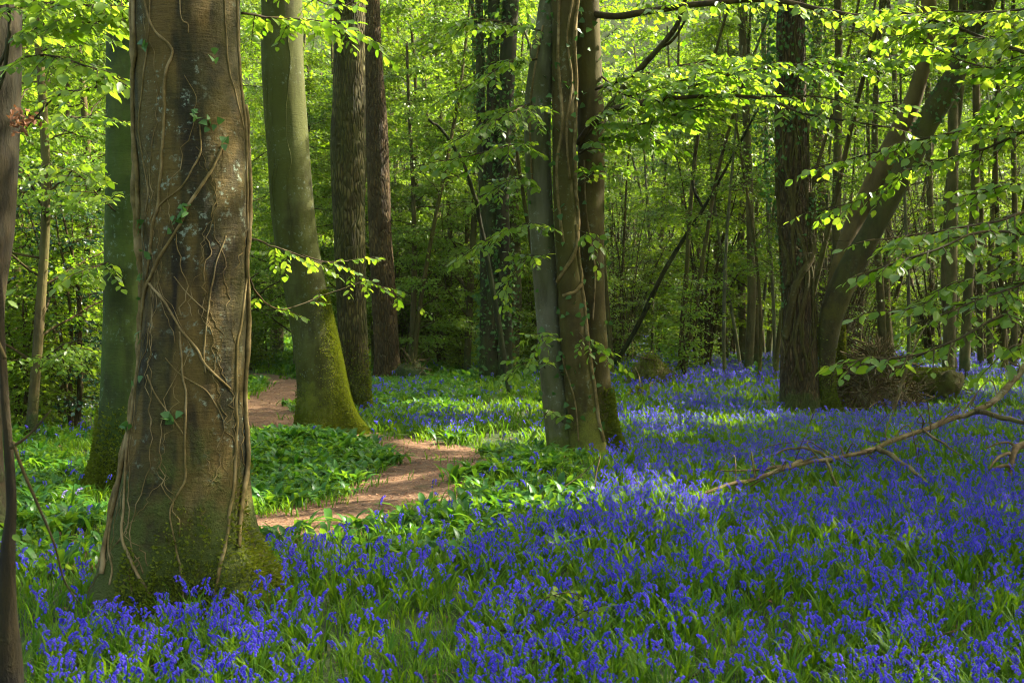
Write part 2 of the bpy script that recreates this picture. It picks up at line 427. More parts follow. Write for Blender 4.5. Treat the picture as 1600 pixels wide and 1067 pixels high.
M['b_rough'] = bark('rough_oak_bark', (.028, .021, .008), (.11, .088, .036), (.15, .125, .06), (10, 10, 2.5), 1.0, 1.5, .3, (.13, .15, .09), (.06, .07, .008), .8, 0, .45, (.06, .07, .016), 1.0, .04, False, True)
M['b_brownrough'] = bark('furrowed_red_brown_bark', (.034, .022, .012), (.115, .075, .042), (.16, .115, .065), (12, 12, 3), 1.0, 1.8, .3, (.15, .15, .1), (.06, .07, .008), .5, 0, .2, (.06, .06, .016), 1.0, .04, False, True)
M['b_edge'] = bark('dark_brown_bark', (.008, .006, .003), (.026, .018, .008), (.045, .030, .014), (10, 10, 3), 1.0, 1.6, 0, (.1, .1, .1), (.03, .04, .006), .6, 0, .25, (.03, .035, .01), .9, .03)
M['b_red'] = bark('red_brown_conifer_bark', (.040, .026, .013), (.11, .072, .034), (.17, .115, .058), (12, 12, 2), 1.0, 1.8, 0, (.1, .1, .1), (.05, .06, .008), 0, 0, .1, (.05, .05, .01), 1.0, .05, False, True)
M['b_dark'] = bark('dark_ivy_stem_bark', (.010, .008, .004), (.032, .025, .012), (.052, .040, .020), (10, 10, 3), 1.0, 1.6, 0, (.1, .1, .1), (.03, .05, .006), .6, 0, .5, (.03, .045, .01), .9, .03)
M['b_grey'] = bark('pale_grey_bark', (.065, .060, .036), (.14, .13, .085), (.18, .17, .12), (9, 9, 2.4), 1.0, 2.5, .6, (.24, .26, .19), (.08, .09, .01), .7, 0, .55, (.085, .09, .03), .8, .02, band=.5)
M['b_brown'] = bark('brown_olive_bark', (.030, .021, .009), (.066, .050, .021), (.095, .072, .034), (9, 9, 2.6), 1.0, 1.8, .45, (.15, .17, .1), (.10, .10, .008), .75, 0, .5, (.075, .075, .016), .6, .02)
M['b_tan'] = bark('sunlit_tan_bark', (.075, .055, .028), (.13, .10, .05), (.19, .145, .07), (6, 6, 1.6), 1.0, 1.3, 0, (.2, .2, .1), (.08, .09, .01), 0, 0, .25, (.10, .09, .02), .6, .02)  # light tan base colour carries the sunlight on the rear stem
M['b_far'] = bark('far_trunk_bark', (.05, .04, .02), (.13, .10, .055), (.20, .165, .09), (8, 8, 1.6), 1.0, .8, .2, (.15, .16, .1), (.035, .05, .008), .8, 0, .45, (.04, .055, .014), .8, .03)
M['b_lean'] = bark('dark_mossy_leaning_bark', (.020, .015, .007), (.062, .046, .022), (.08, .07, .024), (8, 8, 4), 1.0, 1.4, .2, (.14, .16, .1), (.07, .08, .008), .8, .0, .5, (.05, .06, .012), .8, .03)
M['vine'] = bark('ivy_vine_bark', (.085, .062, .030), (.20, .15, .08), (.30, .235, .14), (20, 20, 20), 1.0, 6, 0, (.2, .2, .1), (.05, .06, .01), 0, 0, .25, (.08, .08, .02), .5, .006)
M['twig'] = bark('twig_bark', (.022, .015, .008), (.055, .038, .018), (.09, .065, .03), (20, 20, 20), 1.0, 4, 0, (.1, .1, .1), (.05, .06, .01), 0, 0, .3, (.05, .055, .012), .4, .006)
M['dead'] = bark('bare_dead_wood', (.055, .036, .018), (.14, .10, .055), (.24, .19, .12), (16, 16, 16), 1.0, 5, .5, (.25, .25, .18), (.09, .10, .01), 0, .12, .2, (.1, .1, .03), .7, .012)
M['mossy_wood'] = bark('moss_covered_wood', (.03, .02, .01), (.08, .055, .025), (.11, .08, .04), (9, 9, 9), 1.0, 3, 0, (.2, .2, .1), (.085, .085, .008), 0, .45, .3, (.05, .05, .01), .9, .03)
M['ground'] = ground_mat('woodland_soil', [(.022, .034, .008), (.045, .065, .012), (.05, .030, .014)], [(1.4, .4, .6), (3.3, .55, .7)])
M['path'] = ground_mat('trodden_earth', [(.125, .066, .030), (.19, .108, .052), (.085, .045, .022), (.36, .24, .16), (.07, .06, .02)], [(7, .42, .62), (2.2, .52, .70), (34, .56, .70), (1.6, .60, .74)], 1.0)
M['hill'] = ground_mat('far_wooded_bank', [(.03, .04, .012), (.05, .065, .016)], [(.3, .4, .6)])

# ------------------------------------------------------------------ ground, path
def grid(xs, ys, fn):
    X, Y = np.meshgrid(xs, ys); V = np.stack([X, Y, fn(X, Y)], -1); n, m = X.shape
    i = np.arange(n - 1)[:, None] * m; j = np.arange(m - 1)[None]
    return V.reshape(-1, 3), np.stack([i + j, i + j + 1, i + m + j + 1, i + m + j], -1).reshape(-1, 4)


xs = np.concatenate([np.linspace(-200, -16, 40), np.arange(-15.8, 15.9, .2), np.linspace(16, 200, 40)])
ys = np.concatenate([np.linspace(-160, -4, 30), np.arange(-3.8, 36, .2), np.linspace(36.2, 210, 90)])
b = MB(); b.add(*grid(xs, ys, lambda x, y: gz(x, y) - .06 * sstep(.75, .3, path_dist(x, y)) * (np.abs(y) < 40)))
tag(b.build('ground', M['ground']), 'dark woodland floor under the bluebells and garlic', 'ground', kind='structure')

b = MB(); n = 420; pc = catmull(PATH, n); T = np.gradient(pc, axis=0); T /= np.linalg.norm(T, axis=1)[:, None]; N = np.stack([-T[:, 1], T[:, 0]], -1)
w = .70 + .10 * n2(pc[:, 0], pc[:, 1], .8, 4); K = 15; V = np.zeros((n, K, 3))
for j in range(K):
    s_ = (j / (K - 1) * 2 - 1); e = 1 + (.22 * n2(pc[:, 0], pc[:, 1], 2.3, 5 + np.sign(s_)) if j in (0, K - 1) else 0)
    q = pc + N * (w * s_ * e)[:, None]; V[:, j, :2] = q; V[:, j, 2] = gz(q[:, 0], q[:, 1]) + .012 - .035 * (abs(s_) > .93)
i = np.arange(n - 1)[:, None] * K; j = np.arange(K - 1)[None]
b.add(V, np.stack([i + j, i + j + 1, i + K + j + 1, i + K + j], -1).reshape(-1, 4))
tag(b.build('path', M['path']), 'winding path of bare reddish earth between the garlic banks', 'path', kind='structure')

# leaf litter on and beside the path
k_ = rng.integers(0, n, 15000); q = pc[k_] + N[k_] * (rng.normal(0, .5, 15000))[:, None]; m_ = q[:, 1] < 30; q = q[m_]
xx_ = rng.uniform(-9, 12, 14000); yy_ = rng.uniform(5, 27, 14000); q = np.vstack([q, np.stack([xx_, yy_], -1)])
p3 = np.stack([q[:, 0], q[:, 1], gz(q[:, 0], q[:, 1]) + .022], -1); L_ = len(p3)
b = MB(); a_ = rng.uniform(0, 2 * pi, L_); put_leaves(b, p3, np.stack([np.cos(a_), np.sin(a_), rng.normal(0, .12, L_)], -1), np.array([0, 0, 1.]) + rng.normal(0, .25, (L_, 3)), rng.uniform(.010, .042, L_) * np.where(np.arange(L_) < 12500, .8, 1.3), .6, T_LO)
tag(b.build('leaf_litter', M['litter']), 'scattered brown leaf litter on the earth path and under the flowers', 'leaf litter', kind='stuff')


# ------------------------------------------------------------------ trees you can single out
def px_trunk(rows, d, top=None, **kw):
    """rows of (px, py, half width in px) at a depth; the trunk is carried on below the ground and up to the given top (x shift, height, r)"""
    P = []
    for r in rows:
        dd = r[3] if len(r) > 3 else d; p = at(r[0], r[1], dd); P.append((p[0], p[1], p[2], r[2] * dd / F))
    P = sorted(P, key=lambda q: q[2]); x, y, z, r = P[0]; g = float(gz(x, y))
    if z > g - .25: P.insert(0, (x, y, g - .3, r * 1.02))
    if top:
        x, y, z, r = P[-1]; n = 3
        for i in range(1, n + 1): P.append((x + top[0] * i / n, y + (top[3] if len(top) > 3 else 0) * i / n, z + (top[1] - z) * i / n, r + (top[2] - r) * i / n))
    return Trunk(P, zmin=g, **kw), np.array([P[0][0], P[0][1], g])


def crown(root, base, tr, z0, z1, rad, nsp, leafL=.15, K=26, mat='canopy_leaf', gap=True, nl=7, name='crown'):
    """limbs and leafy sprays above the trunk; openings where the sun comes through"""
    wd, lf = MB(), MB(); tops = []
    zt = tr.z[-1]
    for i in [q for q in range(nl) for _ in range(4)]:
        if len(tops) > i: continue
        z = zt - (zt - z0) * (1 - i / nl) * .9 - .1; cx, cy, r = tr.centre(z); a = rng.uniform(0, 2 * pi); l = rad * rng.uniform(.55, .9)
        e = np.array([cx + cos(a) * l, cy + sin(a) * l, z + rng.uniform(.25, .6) * (z1 - z)])
        m = np.array([cx + cos(a) * l * .45, cy + sin(a) * l * .45, z + (e[2] - z) * .35]) + rng.normal(0, .15, 3)
        pp = catmull([(cx, cy, z), m, e], 12)
        if gap and sunny(pp).any(): continue
        wd = MB(); tube(wd, pp, np.linspace(r * .5, .025, 12), 7); tops.append(wd)
    c = tr.centre(zt); C = np.array([c[0], c[1], (z0 + z1) / 2])
    u = unit(rng.normal(0, 1, (nsp, 3))); rr = rng.random(nsp)[:, None] ** .45; p = C + u * rr * np.array([rad, rad, (z1 - z0) / 2])
    d = unit(p - C) * [1, 1, .2] + rng.normal(0, .35, (nsp, 3)) * [1, 1, .3]
    sprays(lf, p, d, rng.uniform(.7, 1.4, nsp), K, leafL, T_LO, .42, .15, gap)
    cr = lf.build(name, M[mat], root, base)
    for wd in tops: wd.build('limb', M['twig'], cr, base)
    return cr


def moss_tufts(tr, n, th, z, off=.004, size=(.012, .03)):
    mb = MB(); p = tr.surf(th, z, off); c = np.stack([tr.centre(z)[0], tr.centre(z)[1], z], -1); o = unit(p - c); o[:, 2] = 0
    put_leaves(mb, p, o + rng.normal(0, .5, p.shape) + [0, 0, .35], rng.normal(0, 1, p.shape), rng.uniform(*size, len(p)), .55, T_LO)
    return mb


# --- the ivy-laced beech in front
t1, b1 = px_trunk([(292, -20, 80), (295, 100, 80), (300, 200, 83), (303, 300, 83), (304, 420, 80), (303, 520, 81), (298, 620, 87), (292, 720, 94), (288, 800, 101), (288, 870, 108), (288, 950, 112)], 7.1,
                  (.05, 11, .18, .1), seg=96, dz=.03, lumps=.035, freq=2.5, seed=1,
                  flare=[(radians(-40), .42, .40, .19), (radians(-145), .20, .4, .28), (radians(-95), .13, .5, .14), (radians(20), .3, .45, .2), (radians(150), .25, .5, .25), (radians(85), .2, .5, .25)])
ivy_beech = empty('ivy_beech', b1, 'large grey-brown beech trunk laced with ivy vines in the left foreground', 'tree')
b = MB(); t1.mesh(b); b.build('trunk', M['b_ivy_beech'], ivy_beech, b1)
VINES = [  # (half width px, [(px, py) ...])
    (4.2, [(236, -90), (255, 28), (284, 68), (290, 86), (282, 112), (278, 150), (279, 190), (276, 240), (270, 290), (264, 330), (256, 360), (250, 395), (238, 440), (229, 480)]),
    (4.6, [(360, 225), (348, 260), (337, 282), (314, 325), (298, 357), (270, 402), (246, 440), (230, 488), (223, 540), (222, 600), (221, 660), (217, 707), (220, 775), (224, 842), (236, 870), (250, 896), (272, 925)]),
    (2.4, [(331, 195), (332, 228), (324, 260), (304, 294), (270, 320), (250, 345)]),
    (2.4, [(262, -90), (254, 34), (248, 71), (241, 108), (235, 140), (230, 190), (236, 240), (248, 300), (243, 330)]),
    (3.6, [(243, 438), (262, 455), (280, 475), (300, 512), (324, 542), (337, 570), (355, 592), (371, 610)]),
    (3.0, [(303, 518), (304, 560), (307, 590), (313, 620), (313, 690), (311, 750), (295, 795), (299, 830), (304, 852), (310, 895), (315, 932)]),
    (4.6, [(372, -90), (375, 60), (380, 130), (386, 200), (389, 300), (390, 380), (384, 460), (377, 540), (376, 620), (377, 700), (371, 780), (357, 870), (346, 925), (334, 962)]),
    (2.4, [(360, -90), (362, 60), (368, 110), (376, 150), (384, 190)]),
    (5.0, [(384, 150), (392, 230), (393, 330), (386, 400), (390, 480), (388, 560), (385, 640), (388, 720), (380, 800), (372, 860)]),
    (9.0, [(208, -90), (210, 70), (209, 150), (214, 230), (219, 310), (221, 380), (218, 430), (216, 500), (208, 550), (203, 610), (198, 680), (193, 740), (187, 800), (178, 880), (170, 940)]),
    (5.0, [(222, -90), (224, 60), (218, 120), (222, 200), (228, 270), (224, 340), (214, 400), (212, 470), (214, 540), (210, 600), (212, 680), (204, 760), (200, 840), (206, 900)]),
    (3.2, [(216, 440), (222, 500), (208, 545), (216, 590), (205, 640), (207, 700), (200, 770), (205, 850), (215, 892), (218, 915)]),
    (2.6, [(206, 560), (196, 600), (194, 690), (196, 745), (185, 790), (190, 850), (182, 905)]),
    (2.2, [(203, 100), (192, 150), (196, 210), (206, 250), (210, 300)]),
    (2.2, [(364, 367), (351, 410), (347, 445), (341, 485), (337, 540), (339, 585)]),
    (1.8, [(292, 432), (315, 460), (340, 487)]),
    (2.2, [(251, 586), (268, 618), (287, 647), (309, 679)]),
    (2.0, [(280, 559), (304, 586), (341, 610), (352, 635), (362, 658)]),
    (2.4, [(245, 925), (238, 895), (250, 870)]),
    (2.0, [(228, 945), (236, 905), (250, 880)]),
    (1.8, [(298, -90), (303, 20), (314, 38), (315, 52)]),
    (3.6, [(196, 700), (184, 770), (176, 850), (168, 930)]),
]
for i, (hw, pl) in enumerate(VINES):
    pl = np.array(pl, float); z = t1.pxz(pl[:, 1]); th = t1.theta(pl[:, 0], z); q = catmull(np.stack([th, z], -1), len(pl) * 9)
    q[:, 0] += .025 * vnoise(np.stack([q[:, 1] * 11, q[:, 1] * 0 + i, q[:, 1] * 0], -1)); r = hw * (.52 if hw < 4.9 else .72) / F * 7.0
    r = r * (1 + .2 * vnoise(np.stack([q[:, 1] * 7, q[:, 1] * 0 + i * 3, q[:, 1] * 0], -1)))
    b = MB(); tube(b, t1.surf(q[:, 0], q[:, 1], r * (.55 if hw < 4.9 else 1.0)), r, 8, lump=.3); b.build('ivy_vine', M['vine'], ivy_beech, b1)
for i in range(26):                         # the fine tangle of young ivy stems, thickest on the left side
    px = rng.choice([205, 212, 220, 235, 260, 300, 340, 375, 382]) + rng.normal(0, 8); z0 = b1[2] + rng.uniform(.0, 1.9); l = rng.uniform(.5, 1.7); z = np.linspace(z0, z0 + l, 34)
    th = float(t1.theta(px, z0)) + np.cumsum(rng.normal(0, .055, 34)) + .45 * vnoise(np.stack([z * 2.2, z * 0 + i * 3.7, z * 0], -1)); r = rng.uniform(.002, .0042)
    b = MB(); tube(b, t1.surf(th, z, r * .5), np.linspace(r, r * .4, 34), 5, lump=.3); b.build('ivy_vine', M['vine'], ivy_beech, b1)
n = 16000; th = rng.uniform(0, 2 * pi, n); z = b1[2] + rng.exponential(.2, n); keep = (vnoise(np.stack([np.cos(th) * 3, np.sin(th) * 3, z * 4], -1)) > -.15 + 1.1 * (z - b1[2]) - .5 * (np.cos(th - radians(-30)) > .6)) & (z < b1[2] + .8)
moss_tufts(t1, n, th[keep], z[keep], size=(.012, .035)).build('moss', M['moss'], ivy_beech, b1)
lf = MB()
for px, py, k in [(338, 190, 7), (327, 180, 5), (358, 215, 4), (303, 330, 6), (300, 345, 4), (248, 72, 3), (205, 480, 5), (238, 430, 4), (345, 85, 3), (287, 655, 3), (240, 600, 3), (214, 385, 4), (215, 475, 5), (225, 520, 3), (225, 660, 5), (290, 640, 2), (208, 355, 6), (182, 130, 4), (250, 392, 3), (205, 110, 4), (300, 640, 2), (240, 345, 5)]:
    z = t1.pxz(py + rng.normal(0, 7, k)); th = t1.theta(px + rng.normal(0, 6, k), z); p = t1.surf(th, z, .025); o = unit(p - np.stack([t1.centre(z)[0], t1.centre(z)[1], z], -1))
    put_leaves(lf, p, rng.normal(0, .6, p.shape) + [0, 0, -.6] + o * .3, o + rng.normal(0, .4, p.shape), rng.uniform(.03, .055, k), .9, T_IVY)
lf.build('ivy_leaves', M['ivy_leaf'], ivy_beech, b1)


def branch(root, base, specs, leafL, mat='beech_leaf', wood='twig', name='branch', dens=1.5, **kw):
    """each spec: ([(px, py, depth) ...], r, twigs, twig length): a branch with its leaves as a sub-part"""
    for pts, r, ntw, tl in specs:
        ntw = int(ntw * dens); tl = tl * 1.1
        w_, l_ = MB(), MB(); twig_spray(w_, l_, [at(*p) for p in pts], r, leafL, ntw, tl, **kw)
        o = w_.build(name, M[wood], root, base); l_.build('foliage', [M[mat], M[wood]], o, base)


branch(ivy_beech, b1, [([(378, 20, 7.3), (440, 28, 7.6), (500, 34, 7.9), (566, 62, 8.1)], .008, 15, .38), ([(376, -25, 7.3), (450, -20, 7.7), (520, 10, 8.2), (560, 0, 8.6)], .007, 8, .26)], .07, dens=1.1)
branch(ivy_beech, b1, [([(386, 372, 7.2), (430, 384, 7.4), (500, 404, 7.8), (580, 398, 8.3)], .006, 11, .30), ([(388, 432, 7.2), (404, 462, 7.3), (440, 488, 7.5), (500, 470, 7.8), (560, 450, 8.0)], .007, 7, .24),
                       ([(470, 398, 7.7), (540, 420, 8.0), (600, 450, 8.3), (655, 480, 8.6)], .004, 7, .28)], .047, dens=.8, bare=.3, flat=.5)
crown(ivy_beech, b1, t1, 9, 14, 4, 110)

# --- smooth trunk behind it
t2, b2 = px_trunk([(205, -40, 36), (205, 200, 38), (203, 400, 39), (200, 560, 39), (196, 680, 41), (194, 765, 45)], 11.6, (-.1, 12, .1), seg=56, dz=.05, lumps=.03, seed=2, flare=[(radians(-140), .12, .5, .2), (radians(-60), .1, .5, .2), (radians(90), .2, .6, .2), (radians(180), .1, .5, .2)])
smooth_beech = empty('smooth_beech', b2, 'smooth green-barked beech half hidden behind the ivy-laced beech', 'tree')
b = MB(); t2.mesh(b); b.build('trunk', M['b_smooth'], smooth_beech, b2)
n = 7000; th = rng.uniform(-pi, 0, n); z = b2[2] + rng.exponential(.2, n); keep = z < b2[2] + .8
moss_tufts(t2, n, th[keep], z[keep], size=(.015, .045)).build('moss', M['moss'], smooth_beech, b2)
branch(smooth_beech, b2, [([(180, 330, 11.4), (150, 300, 11), (120, 270, 10.6), (90, 262, 10.2)], .009, 9, .45), ([(180, 200, 11.5), (150, 185, 11), (120, 182, 10.5), (100, 178, 10)], .01, 9, .4),
                          ([(180, 120, 11.5), (140, 140, 12), (90, 150, 12.5), (36, 205, 13)], .02, 7, .5), ([(176, 408, 11.5), (150, 415, 11.2), (115, 430, 11)], .008, 7, .4)], .085)
crown(smooth_beech, b2, t2, 8.5, 13.5, 4, 120)

# --- trunk at the left edge
t3, b3 = px_trunk([(-8, -40, 40), (-8, 100, 40), (-10, 200, 40), (-21, 350, 42), (-40, 470, 45), (-46, 600, 48), (-54, 720, 54), (-56, 842, 62)], 9.0, (.1, 12, .12), seg=56, dz=.05, lumps=.04, seed=3, flare=[(radians(-60), .2, .5, .2), (radians(-140), .2, .5, .2), (radians(60), .2, .5, .2)])
edge_tree = empty('dark_trunk_tree', b3, 'dark brown trunk cut off by the left edge, leaf sprays at its top', 'tree')
b = MB(); t3.mesh(b); b.build('trunk', M['b_edge'], edge_tree, b3)
branch(edge_tree, b3, [([(20, 60, 8.8), (70, 40, 8.6), (130, 35, 8.4), (195, 30, 8.2)], .009, 18, .42), ([(0, 20, 8.8), (60, 5, 8.5), (120, 8, 8.2), (185, 12, 8)], .009, 16, .4), ([(25, 95, 8.7), (70, 88, 8.3), (130, 105, 8), (185, 128, 7.8)], .008, 16, .4),
                       ([(28, -10, 8.9), (100, -30, 8.5), (170, -20, 8.3), (200, 0, 8.2)], .01, 12, .4)], .08)
b = MB(); c = at(32, 186, 8.7); pp = c + rng.normal(0, .05, (70, 3)); put_leaves(b, pp, rng.normal(0, 1, (70, 3)) + [0, 0, -.4], rng.normal(0, 1, (70, 3)), rng.uniform(.04, .07, 70), .5, T_MID); b.build('dead_leaves', M['tan_leaf'], edge_tree, b3)
b = MB()
for pl, r in (([(-10, 120), (12, 70), (14, 20), (8, -20)], .012), ([(12, 60), (8, 105), (-2, 140)], .014)):
    b = MB(); tube(b, catmull([at(*q, 8.55) for q in pl], 20), r, 6); b.build('ivy_vine', M['b_dark'], edge_tree, b3)
crown(edge_tree, b3, t3, 9, 13.5, 3.5, 90)

# --- near stem at the left edge
t4, b4 = px_trunk([(-60, 120, 8), (-26, 330, 8), (-3, 440, 6), (4, 560, 6), (9, 640, 6.5), (15, 720, 7), (18, 790, 8), (13, 850, 11), (11, 950, 15), (16, 1067, 20), (20, 1300, 28)], 3.7, (-.3, 4.6, .008), seg=24, dz=.02, lumps=.16, freq=11, seed=4)
near_stem = empty('bent_sapling', b4, 'thin bent brown sapling stem closest to the camera at the lower left corner', 'sapling')
b = MB(); t4.mesh(b); b.build('trunk', M['b_edge'], near_stem, b4)
lb = MB()
wb2 = []
for pl in ([(20, 690), (36, 735), (60, 790), (85, 850), (100, 905), (122, 940)], [(8, 560), (-10, 520), (-40, 470)], [(16, 700), (45, 680), (80, 640)]):
    wb = MB(); wb2.append(wb); tube(wb, catmull([at(*q, 3.65) for q in pl], 24), np.linspace(.006, .002, 24), 5)
pp = np.array([at(*q, 3.6) for q in [(8, 462), (12, 470), (34, 838), (20, 835), (104, 880)]]); put_leaves(lb, pp, rng.normal(0, .5, (5, 3)) + [0.4, 0, -.3], rng.normal(0, .4, (5, 3)) + [0, -.6, .8], .034, .6, T_HI)
for wb in wb2: o = wb.build('branch', M['twig'], near_stem, b4)
lb.build('foliage', M['beech_leaf'], near_stem, b4)

# --- beech with bright moss
t5, b5 = px_trunk([(438, -40, 31), (443, 118, 33), (451, 240, 33), (461, 360, 34), (477, 450, 33), (497, 560, 37), (509, 640, 41), (516, 674, 46)], 17.5, (-.5, 14, .12, .6), seg=64, dz=.05, lumps=.03, seed=5, flare=[(radians(-25), .26, .35, .3), (radians(-120), .2, .4, .22), (radians(-160), .12, .4, .25), (radians(80), .2, .6, .25)])
moss_beech = empty('mossy_beech', b5, 'smooth olive beech leaning left, bright yellow moss down its right side', 'tree')
b = MB(); t5.mesh(b); b.build('trunk', M['b_mossy'], moss_beech, b5)
n = 26000; z = b5[2] + rng.uniform(0, 1, n) ** 1.5 * 1.95; th = radians(-18) + rng.normal(0, .42, n) * (1.15 - .4 * (z - b5[2]) / 1.9); k2 = rng.random(n) < .35
th = np.where(k2, rng.uniform(-pi, .5, n), th); z = np.where(k2, b5[2] + rng.exponential(.14, n), z)
moss_tufts(t5, n, th, z, size=(.012, .032)).build('moss', M['moss'], moss_beech, b5)
for pl in ([(456, 40), (453, 150), (458, 260), (470, 380)], [(418, 90), (424, 190), (432, 260), (436, 330)], [(428, 60), (430, 160), (440, 300)]):
    pl = np.array(pl, float); z = t5.pxz(pl[:, 1]); th = t5.theta(pl[:, 0], z); q = catmull(np.stack([th, z], -1), 40); b = MB(); tube(b, t5.surf(q[:, 0] + .2 * vnoise(np.stack([q[:, 1] * 3, q[:, 1] * 0, q[:, 1] * 0], -1)), q[:, 1], .004), .006, 6, lump=.3); b.build('ivy_vine', M['b_mossy'], moss_beech, b5)
crown(moss_beech, b5, t5, 9, 15, 4.5, 150)

# --- rough trunk behind it
t6, b6 = px_trunk([(547, -40, 24), (546, 100, 25), (544, 220, 27), (546, 350, 25), (550, 480, 23), (553, 580, 24), (553, 640, 27)], 21, (.1, 15, .12), seg=48, dz=.06, lumps=.05, seed=6, ribs=.012, flare=[(radians(-40), .14, .4, .25), (radians(-140), .14, .4, .25), (radians(90), .2, .5, .25)])
rough_tree = empty('oak_tree', b6, 'straight oak trunk with rough grey-brown bark just right of the moss-striped beech', 'tree')
b = MB(); t6.mesh(b); b.build('trunk', M['b_rough'], rough_tree, b6)
n = 4000; th = rng.uniform(-pi, .2, n); z = b6[2] + rng.exponential(.3, n); k = z < b6[2] + 1.2; moss_tufts(t6, n, th[k], z[k], size=(.02, .05)).build('moss', M['moss'], rough_tree, b6)
crown(rough_tree, b6, t6, 9, 16, 4.5, 240)

# --- red-brown conifer
t7, b7 = px_trunk([(576, -40, 15), (582, 100, 16), (589, 200, 17), (594, 360, 18), (602, 500, 19), (606, 592, 21)], 30, (-.2, 17, .12), seg=40, dz=.08, lumps=.05, seed=7, ribs=.015, flare=[(radians(-30), .16, .4, .2), (radians(-150), .14, .4, .2)])
pine = empty('pine_tree', b7, 'dark red-brown pine trunk leaning slightly right beyond the oak', 'tree')
b = MB(); t7.mesh(b); b.build('trunk', M['b_red'], pine, b7)
crown(pine, b7, t7, 11, 18, 3.5, 160, mat='deep_leaf')

# --- dark ivy-clad cluster of stems in the middle
g8 = G(778, 602); tw = empty('ivy_coppice', g8, 'dark cluster of ivy-clad stems standing in shade left of the three-stemmed tree', 'tree')
iv = MB()
for rows in ([(772, -40, 9), (770, 120, 9), (766, 300, 10), (768, 450, 10), (766, 603, 12)], [(800, -40, 12), (792, 120, 13), (784, 280, 11), (788, 450, 11), (790, 603, 13)], [(748, -40, 6), (752, 200, 7), (758, 400, 8), (757, 600, 9)]):
    t8, b8 = px_trunk(rows, 28.6, (0, 13, .05), seg=24, dz=.1, lumps=.1, seed=rows[0][0]); b = MB(); t8.mesh(b); b.build('trunk', M['b_dark'], tw, g8)
    n = 1700; z = rng.uniform(.2, 9, n); th = rng.uniform(-pi, pi, n); keep = vnoise(np.stack([z * .8, th * .5, z * 0 + rows[0][0]], -1)) > -.1; p = t8.surf(th[keep], z[keep], .03) + rng.normal(0, .06, (keep.sum(), 3)); put_leaves(iv, p, rng.normal(0, .6, p.shape) + [0, 0, -.5], rng.normal(0, .7, p.shape) + [0, -.6, .3], rng.uniform(.06, .1, len(p)), .85, T_IVY)
iv.build('ivy_leaves', M['ivy_leaf'], tw, g8)
crown(tw, g8, t8, 8.5, 15, 4, 220)

# --- the three-stemmed tree at the centre
g9 = G(912, 716); tri = empty('coppiced_tree', g9, 'three-stemmed tree at the centre: pale grey, ivy-wrapped and brown stems', 'tree')
tA, _ = px_trunk([(862, -40, 16), (857, 20, 17), (847, 95, 20), (839, 180, 21), (842, 280, 20), (849, 400, 19), (857, 500, 19), (866, 600, 21), (880, 690, 25), (886, 722, 27)], 14.15, (.3, 11, .06), seg=44, dz=.05, lumps=.05, seed=8, flare=[(radians(-130), .12, .5, .2), (radians(-60), .06, .5, .15)])
tB, _ = px_trunk([(883, -40, 22), (882, 60, 20), (880, 160, 18), (882, 300, 18), (887, 400, 18), (895, 500, 21), (906, 600, 24), (915, 680, 25), (920, 722, 28)], 14.0, (.2, 12, .07), seg=44, dz=.05, lumps=.05, seed=9, flare=[(radians(-90), .08, .5, .15), (radians(-30), .12, .5, .2)])
tC, _ = px_trunk([(917, -40, 19), (920, 100, 20), (924, 230, 21), (924, 400, 20), (928, 500, 19), (933, 600, 21), (936, 690, 24), (937, 722, 27)], 14.3, (.1, 13, .1), seg=44, dz=.05, lumps=.04, seed=10, flare=[(radians(-25), .22, .45, .25), (radians(60), .15, .5, .2)])
for t_, m_, lab in ((tA, 'b_grey', 'pale grey stem bowed to the left'), (tB, 'b_brown', 'olive brown stem wrapped in ivy vines'), (tC, 'b_brown', 'brown stem standing behind the other two')):
    b = MB(); t_.mesh(b); o = b.build('trunk', M[m_], tri, g9); o['label'] = lab
for hw, tt, pl in [(5, tB, [(902, -10), (895, 60), (898, 150), (896, 230), (899, 300), (902, 345), (896, 395), (878, 428), (872, 440)]), (4, tB, [(874, -10), (872, 80), (878, 190), (870, 260), (874, 330), (880, 380)]), (4.5, tB, [(900, 350), (903, 400), (907, 435), (898, 455), (880, 462)]),
                   (5, tB, [(906, 440), (912, 480), (917, 540), (926, 600), (936, 690)]), (3, tB, [(893, 0), (885, 60), (892, 130), (884, 200), (889, 280)]), (3, tA, [(848, 40), (835, 110), (828, 190), (832, 300)]), (2, tB, [(880, 560), (896, 620), (903, 690)]), (2.5, tC, [(912, 250), (915, 330), (928, 420), (925, 500)]), (2, tB, [(905, 200), (902, 260), (905, 330), (900, 390)])]:
    pl = np.array(pl, float); z = tt.pxz(pl[:, 1]); th = tt.theta(pl[:, 0], z); q = catmull(np.stack([th, z], -1), len(pl) * 8); r = hw / F * 14
    b = MB(); r *= .62; tube(b, tt.surf(q[:, 0], q[:, 1], r * .5), r, 7, lump=.25); b.build('ivy_vine', M['vine'], tri, g9)
mm = MB(); n = 5000
z = g9[2] + rng.uniform(0, 1, n) ** 2.2 * .8; th = radians(-22) + rng.normal(0, .45, n); mo = moss_tufts(tC, n, th, z, size=(.02, .045)); mo.build('moss', M['moss'], tri, g9)
lf = MB()
for tt, n in ((tB, 110), (tA, 60), (tC, 60)):
    z = rng.uniform(.3, 5.5, n); th = rng.uniform(-pi, 0, n); p = tt.surf(th, z, .03); put_leaves(lf, p, rng.normal(0, .6, p.shape) + [0, 0, -.5], rng.normal(0, .7, p.shape) + [0, -.6, .3], rng.uniform(.05, .085, n), .8, T_IVY)
lf.build('ivy_leaves', M['ivy_leaf'], tri, g9)
D = 13.4
branch(tri, g9, [([(905, 18, 14.4), (960, 26, 14), (1010, 18, 13.6), (1100, 5, 13.2), (1200, -2, 12.8), (1290, 14, 12.4), (1360, 24, 12.2), (1420, 10, 12)], .045, 16, .45)], .085, bare=.25, r1=.016)
